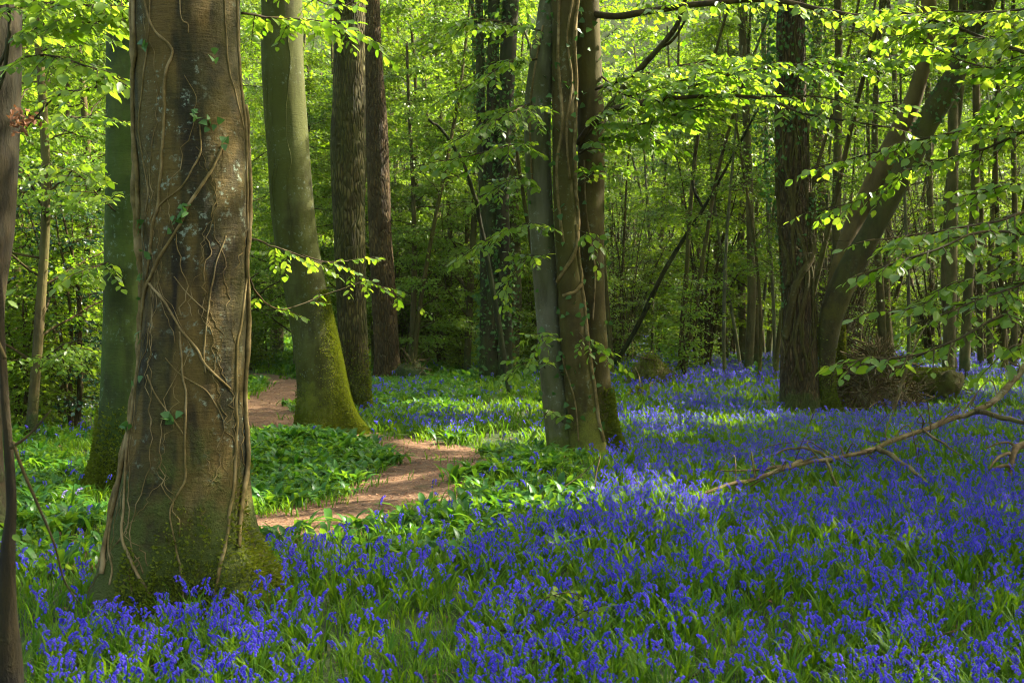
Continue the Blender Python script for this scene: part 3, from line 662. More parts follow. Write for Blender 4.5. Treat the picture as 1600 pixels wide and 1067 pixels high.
branch(tri, g9, [([(903, 225, 14.2), (926, 190, 14), (955, 170, 13.6), (1000, 161, 13.2), (1080, 150, 12.8), (1190, 151, 12.4), (1262, 176, 12), (1390, 197, 11.6)], .04, 16, .45)], .085, bare=.15, r1=.008)
branch(tri, g9, [([(960, 168, 13.6), (1040, 150, 13), (1130, 120, 12.6), (1240, 102, 12.2), (1350, 98, 12), (1440, 82, 11.8)], .02, 44, .62), ([(925, 195, 14), (990, 195, 13.6), (1060, 175, 13), (1150, 140, 12.6)], .016, 26, .55), ([(930, 140, 14), (1000, 118, 13.6), (1090, 98, 13.2), (1150, 90, 13)], .016, 24, .5),
                 ([(940, 120, 14.2), (980, 150, 13.8), (1040, 130, 13.5), (1110, 115, 13.2)], .012, 18, .5), ([(1190, 151, 12.4), (1280, 150, 12), (1350, 165, 11.8), (1400, 160, 11.6)], .01, 9, .35), ([(905, 240, 14), (950, 215, 13.7), (1000, 212, 13.5), (1030, 225, 13.3)], .012, 16, .4), ([(905, 290, 14), (940, 262, 13.8), (965, 268, 13.6)], .008, 7, .32)], .085, bare=.08)
branch(tri, g9, [([(838, 92, 14), (800, 95, 13.8), (750, 125, 13.6), (700, 150, 13.6)], .014, 17, .5), ([(826, 162, 14), (810, 170, 13.6), (770, 190, 13.4), (720, 215, 13.2)], .014, 20, .5), ([(824, 236, 14), (800, 225, 13.5), (750, 240, 13.3), (700, 250, 13.2)], .012, 16, .45),
                 ([(826, 281, 14), (800, 280, 13.6), (760, 300, 13.4)], .01, 10, .4), ([(844, 48, 14), (810, 40, 13.8), (750, 30, 13.8), (715, 45, 13.8)], .012, 13, .5), ([(832, 352, 14), (820, 350, 13.7), (770, 370, 13.5), (730, 395, 13.4)], .01, 12, .4),
                 ([(836, 415, 14), (830, 400, 13.8), (800, 430, 13.7), (790, 460, 13.7)], .008, 8, .36), ([(852, 575, 13.9), (840, 560, 13.7), (815, 570, 13.6), (800, 580, 13.6)], .006, 6, .3), ([(848, 530, 13.8), (844, 522, 13.6), (838, 545, 13.6)], .006, 5, .3), ([(880, 660, 13.8), (860, 640, 13.6), (845, 660, 13.6)], .005, 3, .24), ([(905, 520, 13.8), (925, 540, 13.6), (960, 560, 13.6)], .005, 5, .28), ([(905, 360, 13.8), (925, 370, 13.6), (930, 400, 13.6)], .005, 3, .26)], .085, bare=.1, flat=.45)
crown(tri, g9, tC, 8.5, 13.5, 4.2, 170)

# --- ivy-clad trunk on the right
t10, b10 = px_trunk([(1236, -40, 21), (1235, 100, 22), (1237, 220, 24), (1243, 350, 25), (1248, 470, 25), (1249, 560, 28), (1251, 638, 32)], 21.5, (0, 14, .12), seg=48, dz=.05, lumps=.06, seed=11, ribs=.01, flare=[(radians(-130), .1, .4, .2), (radians(-60), .1, .4, .2), (radians(90), .2, .5, .2)])
ivy_oak = empty('ivy_clad_tree', b10, 'upright furrowed trunk netted with ivy stems, left of the leaning tree', 'tree')
b = MB(); t10.mesh(b); b.build('trunk', M['b_brownrough'], ivy_oak, b10)
for i in range(16):
    z0 = rng.uniform(0, 1.2) if i < 9 else rng.uniform(1.5, 3); z = np.linspace(z0, rng.uniform(4, 7), 40); th = rng.uniform(-pi, 0) + .9 * vnoise(np.stack([z * rng.uniform(.6, 1.4), z * 0 + i * 5, z * 0], -1)); r = rng.uniform(.012, .035)
    b = MB(); tube(b, t10.surf(th, z, r * .6), np.linspace(r, r * .5, 40), 6, lump=.25); b.build('ivy_vine', M['b_brown'], ivy_oak, b10)
pl = np.array([(1262, 300), (1264, 350), (1262, 400), (1248, 425), (1238, 450), (1232, 490), (1226, 530)], float); z = t10.pxz(pl[:, 1]); q = catmull(np.stack([t10.theta(pl[:, 0], z), z], -1), 50); b = MB(); tube(b, t10.surf(q[:, 0], q[:, 1], .03), .06, 8, lump=.25); b.build('ivy_vine', M['b_brown'], ivy_oak, b10)
lf, tw_ = MB(), MB(); n = 2600; z = rng.uniform(1.7, 8, n); th = rng.uniform(-pi, pi, n); p = t10.surf(th, z, 0); o = unit(p - np.stack([t10.centre(z)[0], t10.centre(z)[1], z], -1)); wgt = (.1 + .35 * rng.random(n)) * sstep(2.5, 4.5, z); keep = vnoise(np.stack([np.cos(th) * 1.5, np.sin(th) * 1.5, z * 1.2], -1)) + .4 * sstep(3.5, 5, z) > .0; p = p + o * wgt[:, None]
put_leaves(lf, p[keep], rng.normal(0, .6, p[keep].shape) + [0, 0, -.5], o[keep] + rng.normal(0, .5, p[keep].shape), rng.uniform(.05, .09, keep.sum()), .85, T_IVY); lf.build('ivy_leaves', M['ivy_leaf'], ivy_oak, b10)
for i in range(130):
    z = rng.uniform(2, 6); th = rng.uniform(-pi, 0); p = t10.surf(th, z, .01); o = np.array([cos(th), sin(th), 0]); tube(tw_, catmull([p, p + o * .15 + rng.normal(0, .06, 3), p + o * .2 + rng.normal(0, .2, 3)], 7), .005, 3, cap=False)
tw_.build('dead_twigs', M['twig'], ivy_oak, b10)
crown(ivy_oak, b10, t10, 7.5, 15, 4.5, 300)

# --- leaning tree
t11, b11 = px_trunk([(1570, -90, 17), (1540, 0, 17), (1515, 70, 14), (1474, 150, 21), (1446, 200, 19), (1421, 250, 19), (1395, 300, 19), (1369, 350, 19), (1330, 420, 22), (1301, 490, 19), (1292, 560, 13), (1292, 610, 12), (1293, 638, 16)], 21.4, (1.6, 12, .09, .8), seg=48, dz=.04, lumps=.05, seed=12, flare=[(radians(-40), .12, .4, .2), (radians(-120), .08, .4, .2)])
lean = empty('leaning_tree', b11, 'forked tree leaning steeply right, dark stem in front of a tan stem', 'tree')
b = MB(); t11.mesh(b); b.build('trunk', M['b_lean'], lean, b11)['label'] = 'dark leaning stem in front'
P_ = [(1452, -60, 11), (1449, 60, 12), (1432, 140, 13), (1408, 200, 17), (1385, 250, 20), (1361, 300, 19), (1336, 350, 17), (1314, 410, 14), (1302, 460, 12), (1296, 500, 10)]
rows = [(*at(a_, b_, 21.9 - .3 * (b_ > 400)), c_ * 21.9 / F) for a_, b_, c_ in P_]; x, y, z, r = rows[0]; rows = [(x + .2, y + .3, 11, .06)] + rows
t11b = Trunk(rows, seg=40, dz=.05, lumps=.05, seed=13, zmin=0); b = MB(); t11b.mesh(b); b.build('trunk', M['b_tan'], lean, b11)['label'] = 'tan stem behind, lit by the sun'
lf = MB(); n = 170; z = rng.uniform(3.8, 7, n); th = rng.uniform(-pi, 0, n) - .4; p = t11.surf(th, z, .04); put_leaves(lf, p, rng.normal(0, .6, p.shape) + [0, 0, -.5], rng.normal(0, .6, p.shape) + [-.4, -.6, .3], rng.uniform(.05, .09, n), .85, T_IVY); lf.build('ivy_leaves', M['ivy_leaf'], lean, b11)
n = 2500; z = b11[2] + rng.exponential(.25, n); th = rng.uniform(-pi, .6, n); moss_tufts(t11, n, th, z, size=(.02, .045)).build('moss', M['moss'], lean, b11)
crown(lean, b11, t11, 8, 14, 4.5, 280)

# --- mossy leaning stub behind the leaning tree
t12, b12 = px_trunk([(1312, 505, 7), (1311, 560, 9), (1315, 632, 12)], 22.4, None, seg=28, dz=.04, lumps=.1, seed=14, flare=[(radians(-30), .12, .5, .15)])
stub = empty('mossy_stump', b12, 'tall thin moss-green stump at the foot of the leaning tree', 'stump')
b = MB(); t12.mesh(b); b.build('stump_wood', M['mossy_wood'], stub, b12)
n = 4000; z = rng.uniform(b12[2], b12[2] + 1.45, n); moss_tufts(t12, n, rng.uniform(-pi, .7, n), z, size=(.02, .045)).build('moss', M['moss'], stub, b12)


# ------------------------------------------------------------------ heaps, logs, fallen wood
def blob(mb, c, rx, ry, rz, amp=.25, n=28, seed=0):
    th = np.linspace(0, 2 * pi, n, endpoint=False); ph = np.linspace(0, pi * .62, n // 2)
    T_, P_ = np.meshgrid(th, ph); q = np.stack([np.sin(P_) * np.cos(T_), np.sin(P_) * np.sin(T_), np.cos(P_)], -1)
    R = 1 + amp * (vnoise(q * 2.2 + seed) + .5 * vnoise(q * 5 + seed)); V = q * R[..., None] * [rx, ry, rz] + c; m = n
    i = np.arange(len(ph) - 1)[:, None] * m; j = np.arange(m)[None]; k = (j + 1) % m
    mb.add(V, np.stack([i + j, i + m + j, i + m + k, i + k], -1).reshape(-1, 4)); return V.reshape(-1, 3), q.reshape(-1, 3)


def heap(name, c, r, label, cat, ntw, nm, seed, matb='mossy_wood', leaves=0):
    root = empty(name, c, label, cat); b = MB(); V, q = blob(b, c, *r, seed=seed); b.build('mound', M[matb], root, c)
    if nm:
        k = rng.integers(0, len(V), nm); p = V[k] + rng.normal(0, .05, (nm, 3)) * np.array(r); mo = MB(); put_leaves(mo, p, q[k] + rng.normal(0, .5, p.shape), rng.normal(0, 1, p.shape), rng.uniform(.02, .06, nm), .55, T_LO); mo.build('moss_leaves', M['moss'], root, c)
    if ntw:
        b = MB()
        for i in range(ntw):
            k = rng.integers(0, len(V)); p = V[k] * 1.0; d = unit(rng.normal(0, 1, 3) + q[k] * .5); l = rng.uniform(.2, .6)
            tube(b, catmull([p, p + d * l * .5 + rng.normal(0, .04, 3), p + d * l + [0, 0, -.15 * l]], 7), rng.uniform(.005, .014), 4, cap=False)
        b.build('twig_undergrowth', M['dead'], root, c)
    return root


c = G(1372, 642); heap('brush_heap', c, (.60, .5, .80), 'rounded heap of dry twigs and moss right of the leaning tree', 'brush heap', 1100, 3500, 3, 'dead')
c = G(1455, 630)
log = empty('fallen_log', c, 'broken mossy log end lying beside the twig heap', 'log')
b = MB(); tube(b, catmull([c + [-.62, .36, .22], c + [-.35, .2, .30], c + [0, 0, .36], c + [.28, -.2, .34], c + [.42, -.3, .30]], 22), np.interp(np.linspace(0, 1, 22), [0, .15, .4, .7, .9, 1], [.08, .2, .29, .23, .25, .10]), 26, lump=.5); b.build('log_wood', M['mossy_wood'], log, c)
mo = MB(); n = 9000; u = rng.uniform(-.55, .34, n); th = rng.uniform(-.7, pi + .7, n); p = c + np.stack([u, -.25 * (u + .1), .33 + .27 * np.sin(th)], -1) + np.stack([0 * u, .26 * np.cos(th), 0 * u], -1); put_leaves(mo, p, rng.normal(0, .5, p.shape) + [0, 0, .7], rng.normal(0, 1, p.shape), rng.uniform(.02, .06, n), .55, T_LO); mo.build('moss', M['moss'], log, c)
b = MB()
for i in range(160):
    p = c + [rng.uniform(-.55, .4), rng.uniform(-.2, .2), rng.uniform(.1, .5)]; d = unit(rng.normal(0, 1, 3) + [0, -.3, .2]); tube(b, catmull([p, p + d * .2 + rng.normal(0, .05, 3), p + d * .4 + [0, 0, -.1]], 6), .008, 4, cap=False)
b.build('root_twigs', M['dead'], log, c)
c = G(1015, 603); heap('mossy_stump', c, (.46, .40, .52), 'low moss-topped stump mound in the bluebells right of the three-stemmed tree', 'stump', 25, 3000, 8)
c = G(1000, 625); heap('moss_hummock', c, (.24, .22, .17), 'small dark moss hummock just below the moss-topped stump mound', 'stump', 6, 900, 13)
c = G(642, 598); heap('root_stump', c, (.38, .34, .42), 'dark broken root stump at the foot of the red-brown pine', 'stump', 60, 300, 21, 'b_dark')
c = at(388, 990, 6.6); c[2] = gz(c[0], c[1]); heap('moss_cushion', c, (.10, .10, .11), 'round green moss cushion at the front foot of the ivy-laced beech', 'moss', 0, 2600, 31)


def fallen(name, pls, label, cat, mat='dead', group=None, leafy=0):
    base = np.array(pls[0][1][0]); root = empty(name, (base[0], base[1], gz(base[0], base[1])), label, cat, group); o_ = np.array(root.location)
    for i, (r, pl) in enumerate(pls):
        P = catmull(pl, len(pl) * 8); P = P + .5 * r * vnoise(np.stack([np.arange(len(P)) * .35, np.zeros(len(P)) + i, np.zeros(len(P))], -1))[:, None] * np.array([.4, .4, 1])
        b = MB(); tube(b, P, np.linspace(r, r * .35, len(P)), 9, lump=.34); b.build('main_stem' if i == 0 else 'side_branch', M[mat], root, o_)
    return root


def A(*q): return [at(*p) for p in q]


fallen('fallen_branch', [(.042, A((1640, 520, 15), (1600, 575, 14.6), (1560, 620, 14.2), (1525, 640, 13.9), (1440, 672, 13.3), (1370, 700, 12.6), (1300, 718, 12.0), (1220, 728, 11.6))), (.026, A((1250, 722, 11.8), (1190, 745, 11.2), (1130, 762, 10.9), (1070, 782, 10.6))), (.034, A((1525, 640, 13.9), (1560, 652, 13.4), (1605, 662, 13.0), (1640, 668, 12.8))),
                         (.028, A((1370, 700, 12.6), (1400, 715, 12), (1430, 738, 11.6), (1455, 762, 11.3))), (.02, A((1300, 720, 12), (1280, 706, 12), (1240, 700, 12.2), (1205, 712, 12.2))), (.018, A((1290, 715, 12), (1300, 740, 11.6), (1312, 765, 11.4))), (.016, A((1440, 672, 13.3), (1470, 690, 13), (1500, 712, 12.6))), (.014, A((1220, 728, 11.6), (1180, 735, 11.4), (1120, 735, 11.3)))] + [(float(rng.uniform(.005, .010)), [np.array(at(px, py, d)), np.array(at(px, py, d)) + rng.normal(0, .13, 3) + [0, 0, .05], np.array(at(px, py, d)) + rng.normal(0, .28, 3) + [0, 0, .04]]) for px, py, d in [(1560, 620, 14.2), (1540, 632, 14), (1500, 652, 13.7), (1470, 662, 13.5), (1440, 672, 13.3), (1410, 685, 13), (1390, 692, 12.8), (1350, 706, 12.4), (1320, 713, 12.2), (1280, 720, 12), (1250, 724, 11.8), (1220, 735, 11.4), (1180, 748, 11.1), (1150, 756, 11), (1590, 585, 14.5), (1600, 575, 14.6)] for _ in range(2)],
       'long fallen grey-brown branch with side twigs lying across the bluebells at right', 'fallen branch')
fallen('broken_bough', [(.04, A((1640, 690, 12.4), (1590, 700, 12.2), (1580, 730, 12), (1572, 770, 11.6))), (.02, A((1588, 705, 12.2), (1560, 715, 12), (1545, 735, 11.8))), (.022, A((1582, 728, 12), (1560, 730, 11.8), (1536, 745, 11.7))), (.014, A((1590, 700, 12.2), (1570, 690, 12.2), (1540, 700, 12)))], 'short dark broken bough upright at the right edge below the long fallen branch', 'fallen branch', 'dead')
fallen('dead_stalks', [(.011, A((800, 772, 10.9), (850, 778, 10.7), (900, 790, 10.6), (960, 770, 10.4))), (.008, A((812, 800, 10.5), (850, 780, 10.5), (905, 745, 10.6), (938, 712, 10.6))), (.007, A((938, 712, 10.6), (930, 750, 10.5), (936, 790, 10.4), (938, 815, 10.3))), (.007, A((830, 772, 10.8), (870, 784, 10.6), (920, 786, 10.5))), (.006, A((990, 745, 10.5), (1005, 770, 10.4), (1018, 800, 10.3)))], 'pale dry broken stalks tangled in front of the three-stemmed tree', 'dead stalks')
fallen('bramble', [(.006, A((1075, 1060, 5.6), (1110, 1042, 5.7), (1150, 1040, 5.8), (1190, 1052, 5.7), (1240, 1075, 5.6)))], 'arching brown bramble stem at the bottom edge right of centre', 'bramble', 'twig')
fallen('bramble', [(.006, A((1438, 1030, 5.8), (1450, 1005, 5.9), (1475, 990, 6), (1520, 975, 6.1)))], 'curved brown bramble stem above the lower right corner', 'bramble', 'twig')
fallen('leaning_pole', [(.06, A((798, 640, 24), (793, 600, 24), (775, 480, 24), (752, 350, 24), (738, 295, 23.6), (715, 240, 23.2), (690, 205, 23), (670, 186, 22.8)))], 'dark dead pole bowed left in front of the ivy-clad stem cluster', 'dead pole', 'b_dark')
fallen('leaning_pole', [(.075, A((945, 592, 34.6), (985, 530, 34), (1030, 440, 33), (1060, 385, 32.6), (1100, 325, 32), (1150, 235, 31), (1185, 170, 30))), (.05, A((1100, 325, 32), (1085, 300, 32), (1080, 270, 32)))], 'dark pole slanting up to the right in the thicket between centre and ivy-netted trunk', 'dead pole', 'b_dark')
fallen('dead_pole', [(.03, A((1395, 640, 20), (1412, 590, 20), (1430, 540, 20), (1448, 505, 20))), (.015, A((1418, 575, 20), (1405, 560, 20), (1388, 535, 20)))], 'thin bare stick leaning right behind the twig heap', 'dead pole', 'dead')

# --- beech to the right of the frame whose branches hang into view
t13, b13 = px_trunk([(1770, -100, 36), (1765, 300, 38), (1760, 850, 46)], 8.4, (.2, 11, .08), seg=40, dz=.06, lumps=.04, seed=15, flare=[(radians(-60), .15, .5, .2), (radians(180), .15, .5, .2)])
right_beech = empty('beech_tree', b13, 'beech beyond the right edge whose drooping leafy branches hang into the photo', 'tree')
b = MB(); t13.mesh(b); b.build('trunk', M['b_smooth'], right_beech, b13)
branch(right_beech, b13, [([(1740, 300, 8.3), (1640, 318, 8), (1560, 345, 7.8), (1470, 360, 7.6), (1370, 372, 7.5)], .012, 17, .30), ([(1740, 360, 8.3), (1640, 370, 7.9), (1540, 362, 7.6), (1470, 390, 7.4), (1410, 412, 7.3), (1352, 432, 7.3)], .012, 15, .22), ([(1740, 430, 8.3), (1640, 430, 8), (1580, 450, 7.8), (1520, 470, 7.6), (1440, 500, 7.5)], .010, 14, .26),
                          ([(1740, 480, 8.3), (1640, 480, 7.9), (1560, 500, 7.6), (1500, 530, 7.4), (1420, 556, 7.3), (1350, 560, 7.2), (1320, 566, 7.2)], .012, 15, .22), ([(1560, 420, 7.7), (1520, 435, 7.6), (1470, 450, 7.5), (1440, 478, 7.4), (1360, 488, 7.3)], .006, 11, .18), ([(1640, 560, 7.9), (1590, 540, 7.7), (1540, 580, 7.5)], .006, 6, .2), ([(1640, 400, 8), (1600, 415, 7.9), (1560, 400, 7.8)], .006, 7, .24)], .070, bare=.15, flat=.45)
branch(right_beech, b13, [([(1740, 150, 9), (1640, 185, 9.6), (1540, 200, 10), (1450, 215, 10.2), (1360, 240, 10.4), (1280, 262, 10.6)], .014, 20, .36), ([(1640, 190, 9.6), (1520, 240, 10), (1430, 262, 10.2), (1350, 310, 10.4), (1268, 330, 10.6)], .012, 16, .3), ([(1740, 120, 9.2), (1640, 150, 10), (1580, 165, 10.4), (1520, 185, 10.8)], .012, 16, .4), ([(1740, 60, 9.2), (1640, 90, 10), (1560, 70, 10.6), (1480, 40, 11), (1400, 20, 11.2), (1340, 25, 11.4)], .022, 26, .42),
                          ([(1740, -10, 9.2), (1640, 10, 10), (1560, 20, 10.6), (1480, 20, 11), (1430, 50, 11.2), (1390, 60, 11.4)], .016, 24, .42), ([(1640, 90, 10), (1570, 110, 10.4), (1500, 95, 10.8), (1440, 60, 11.2)], .012, 14, .35), ([(1640, 300, 9), (1590, 290, 9), (1540, 300, 9.2), (1500, 320, 9.4)], .008, 9, .3), ([(1640, 110, 9), (1600, 130, 9), (1560, 150, 9)], .008, 8, .3), ([(1640, 40, 9), (1590, 50, 9), (1540, 60, 9)], .008, 9, .35)], .082, bare=.12, flat=.45)
crown(right_beech, b13, t13, 8, 13, 4, 130)

# ------------------------------------------------------------------ background wood: prototypes copied with parts
def make_tree(name, h, r, z0, rad, nsp, leafL, lean=0, mat='wood_leaf', bk='b_far', tmpl=T_MID, K=24, seed=0):
    root = empty(name, (0, 0, 0), 'x', 'tree')
    ph = rng.uniform(0, 6, 2); zz = np.linspace(-.3, h, 7); P = [(lean * (max(q, 0) / h) ** 1.5 + .12 * sin(q * .6 + ph[0]), .12 * sin(q * .5 + ph[1]), q, r * (1 - .75 * max(q, 0) / h) + .015) for q in zz]
    tr = Trunk(P, seg=20, dz=.12, lumps=.08, freq=2, seed=seed, zmin=0, flare=[(rng.uniform(0, 6), r * .5, .5, .2), (rng.uniform(0, 6), r * .5, .5, .2), (rng.uniform(0, 6), r * .5, .5, .2)])
    b = MB(); tr.mesh(b); b.build('trunk', M[bk], root)
    lf = MB(); wd = True; p = []; d = []; nl = max(8, nsp // 14)
    for i in range(nl):
        z = z0 + (h - z0) * (i + rng.random()) / nl * .96; cx, cy, r_ = tr.centre(z); a = rng.uniform(0, 2 * pi); l = rad * (1 - .6 * (z - z0) / (h - z0)) * rng.uniform(.45, 1.1); rise = rng.uniform(-.05, .5) * l
        P_ = catmull([(cx, cy, z), (cx + cos(a) * l * .5, cy + sin(a) * l * .5, z + rise * .7), (cx + cos(a) * l, cy + sin(a) * l, z + rise)], 9) + np.cumsum(rng.normal(0, .02, (9, 3)), 0)
        tube(lf, P_, np.linspace(max(.012, r_ * .3), .006, 9), 5, cap=False, mi=1)
        for k in range(nsp // nl + 1):
            t = rng.uniform(.25, 1); q = P_[int(t * 8)]; a2 = a + rng.normal(0, .7); p.append(q + rng.normal(0, .05, 3)); d.append((cos(a2), sin(a2), rng.uniform(-.25, .15)))
    sprays(lf, p, d, rng.uniform(.45, 1.0, len(p)) * max(.9, leafL / .09), K, leafL, tmpl, .42, .14, wood=wd)
    lf.build('crown', [M[mat], M['twig']], root)
    return root


def make_shrub(name, h, nst, nsp, leafL, mat='wood_leaf', spread=.4, bare=0, K=20):
    root = empty(name, (0, 0, 0), 'x', 'shrub'); lf = MB(); p = []; d = []
    for i in range(nst):
        st = MB()
        a = rng.uniform(0, 2 * pi); l = h * rng.uniform(.6, 1.05); o = spread * l * rng.uniform(.2, 1)
        P_ = catmull([(cos(a) * .1, sin(a) * .1, -.1), (cos(a) * o * .3, sin(a) * o * .3, l * .45), (cos(a) * o, sin(a) * o, l)], 14) + np.cumsum(rng.normal(0, .02, (14, 3)), 0)
        tube(st, P_, np.linspace(.014 + .008 * h / 2, .005, 14), 6, cap=False); st.build('stem', M['twig'], root)
        for k in range(int(nsp / nst) + 1):
            t = rng.uniform(.15, 1); q = P_[int(t * 13)]; a2 = rng.uniform(0, 2 * pi); p.append(q); d.append((cos(a2), sin(a2), rng.uniform(-.1, .5)))
        for k in range(bare):
            t = rng.uniform(.2, 1); q = P_[int(t * 13)]; a2 = rng.uniform(0, 2 * pi); e = np.array([cos(a2), sin(a2), rng.uniform(-.2, 1.2)]) * rng.uniform(.3, 1.1) * h / 4
            tube(lf, catmull([q, q + e * .5 + rng.normal(0, .06, 3), q + e], 7), np.linspace(.007, .002, 7), 3, cap=False, mi=1)
    sprays(lf, p, d, rng.uniform(.35, .8, len(p)), K, leafL, T_MID, .45, .12, wood=True)
    lf.build('foliage', [M[mat], M['twig']], root)
    return root


protos = {
    'young': [make_tree('young_beech', h, .07, .8, 2.5, 420, .092, le, mt, K=28) for h, le, mt in ((8.5, .4, 'beech_leaf'), (10, -.5, 'wood_leaf'), (9, .2, 'wood_leaf'), (11, -.3, 'beech_leaf'))],
    'tall': [make_tree('woodland_tree', h, r, z0, 3.6, 210, .14, le, mt, tmpl=T_LO, seed=s_) for h, r, z0, le, mt, s_ in ((17, .20, 5.5, .5, 'wood_leaf', 21), (19, .24, 7, -.8, 'wood_leaf', 22), (16, .15, 6, 1.2, 'deep_leaf', 23), (18, .18, 8, -.3, 'deep_leaf', 24))],
    'pole': [make_tree('slender_tree', h, r, z0, 2.2, 80, .12, le, mt, tmpl=T_LO, K=18, seed=s_) for h, r, z0, le, mt, s_ in ((13, .10, 6, .8, 'deep_leaf', 31), (14, .085, 5, -.9, 'wood_leaf', 32), (12, .07, 5, .2, 'deep_leaf', 33), (15, .12, 7, -.2, 'deep_leaf', 34))],
    'sapling': [make_tree('thin_sapling', h, r, z0, 1.5, nsp, .09, le, 'deep_leaf', bk_, K=18, seed=s_) for h, r, z0, nsp, le, mt, bk_, s_ in ((9, .035, 2.5, 60, .8, 'wood_leaf', 'b_brown', 41), (11, .045, 3, 70, -1.0, 'wood_leaf', 'b_grey', 42), (8, .03, 2, 50, .3, 'wood_leaf', 'b_grey', 43), (12, .05, 3.5, 70, 1.6, 'beech_leaf', 'b_brown', 44))],
    'hazel': [make_shrub('hazel_bush', h, ns, nsp, .075, mt) for h, ns, nsp, mt in ((3.2, 8, 260, 'wood_leaf'), (4.2, 9, 330, 'wood_leaf'), (2.2, 7, 100, 'beech_leaf'))],
    'bare': [make_shrub('twiggy_bush', h, ns, nsp, .07, mt, .55, 26, 12) for h, ns, nsp, mt in ((4.2, 10, 50, 'deep_leaf'), (5.2, 11, 55, 'deep_leaf'), (3.4, 9, 40, 'deep_leaf'))],
    'holly': [make_shrub('holly_bush', 5.5, 4, 190, .07, 'holly_leaf', .3)],
}
used = set()
GROUPS = {'young': 'young beeches in the background', 'tall': 'tall trees in the background', 'pole': 'slender trunks of the background thicket', 'sapling': 'thin saplings of the background thicket', 'hazel': 'leafy bushes under the trees', 'bare': 'twiggy half-bare bushes under the trees', 'holly': 'dark evergreen bushes'}
CATS = {'young': 'tree', 'tall': 'tree', 'pole': 'tree', 'sapling': 'sapling', 'hazel': 'bush', 'bare': 'bush', 'holly': 'bush'}
LOOK = {'young': 'young beech with layered leaves', 'tall': 'tall brown-trunked tree', 'pole': 'slender dark trunk', 'sapling': 'thin pale sapling stem', 'hazel': 'light green leafy bush', 'bare': 'half-bare twiggy bush', 'holly': 'dark glossy evergreen bush'}


def where(px, d):
    z = ('beyond the left edge trunk' if px < 40 else 'left of the smooth beech' if px < 170 else 'behind the ivy-laced beech' if px < 395 else 'behind the moss-striped beech' if px < 520 else 'behind the oak and pine' if px < 640
         else 'right of the pine' if px < 745 else 'behind the dark stem cluster' if px < 820 else 'behind the three-stemmed tree' if px < 960 else 'left of the slanting pole' if px < 1080 else 'right of the slanting pole' if px < 1210
         else 'behind the ivy-netted trunk' if px < 1290 else 'right of the leaning tree' if px < 1420 else 'above the fallen log' if px < 1520 else 'at the right edge of the thicket' if px < 1620 else 'beyond the right edge')
    return z + (', wood front' if d < 31 else ', mid wood' if d < 45 else ', deep wood')


def plant(kind, px, d, scale=1.0, i=None, rz=None, label=None, lean=0.0):
    L_ = protos[kind]; i = int(rng.integers(0, len(L_))) if i is None else i; p = L_[i]
    o = p if (kind, i) not in used else copy_tree(p); used.add((kind, i))
    x = (px - 800) / F * d; o.location = (x, d, float(gz(x, d)) - .03); o.scale = (scale,) * 3; o.rotation_euler = (0, lean, rng.uniform(0, 2 * pi) if rz is None else rz)
    o['label'] = label or LOOK[kind] + ' ' + where(px, d); o['category'] = CATS[kind]; o['group'] = GROUPS[kind]
    return o


# trunks that can be told apart behind the bluebells
for px, d, s_, i, lab in [(1160, 38, .95, 3, 'straight dark trunk left of the ivy-netted trunk, thickest of that stand'), (1124, 42, .9, 1, 'pale thin trunk just left of the dark straight one behind the far bluebells'), (1190, 44, 1.0, 2, 'thin leaning trunk close to the left side of the ivy-netted trunk'),
                          (1345, 40, .9, 1, 'thin dark trunk right behind the mossy stump'), (1374, 36, 1.1, 0, 'dark trunk rising behind the twig heap'), (1394, 41, 1.0, 3, 'second trunk rising behind the twig heap, a little farther back'), (1488, 30, 1.0, 3, 'brown trunk with a sunlit edge behind the fallen log'), (1516, 29, 1.05, 0, 'dark trunk with a spreading foot right of the fallen log'),
                          (1548, 34, .9, 1, 'thin trunk between the log and the right edge'), (1580, 33, 1.1, 2, 'dark trunk nearest the right edge'), (1072, 50, .8, 1, 'pale thin stem left of the slanting pole'), (1135, 55, 1.0, 0, 'far thin trunk deep behind the far bluebells'), (1040, 46, 1.0, 2, 'thin trunk above the moss-topped stump mound')]:
    plant('pole', px, d, s_, i, label=lab, lean=rng.normal(0, .02))
plant('tall', 440, 44, 1.0, 0, label='dark brown trunk behind the moss-striped beech and its garlic bank')
plant('tall', 1290, 40, 1.0, 1); plant('tall', 690, 48, 1.0, 2, label='dim trunk between the pine and the dark stem cluster'); plant('tall', 150, 60, .9, 3)
for k in range(15):
    px = rng.uniform(960, 1640) if k < 10 else rng.uniform(0, 900); d = rng.uniform(44, 78); plant('pole', px, d, rng.uniform(.9, 1.25), lean=rng.normal(0, .06))
for k in range(11):
    plant('tall', [60, 300, 480, 620, 760, 930, 1110, 1310, 1420, 1590, 560][k], rng.uniform(50, 78), rng.uniform(.95, 1.2))
for k in range(48):
    px = rng.uniform(-40, 880) if k < 38 else rng.uniform(900, 1640); d = rng.uniform(31, 62); plant('young', px, d, rng.uniform(.85, 1.25))
for px, d, s_ in [(60, 15.5, .8), (130, 19, .85), (20, 20, .9), (95, 24, 1), (150, 28, 1), (-40, 17, .9), (380, 32, 1), (640, 33, 1), (700, 36, 1), (560, 36, 1.1), (470, 34, 1.0), (840, 38, 1)]:
    plant('young', px, d, s_)
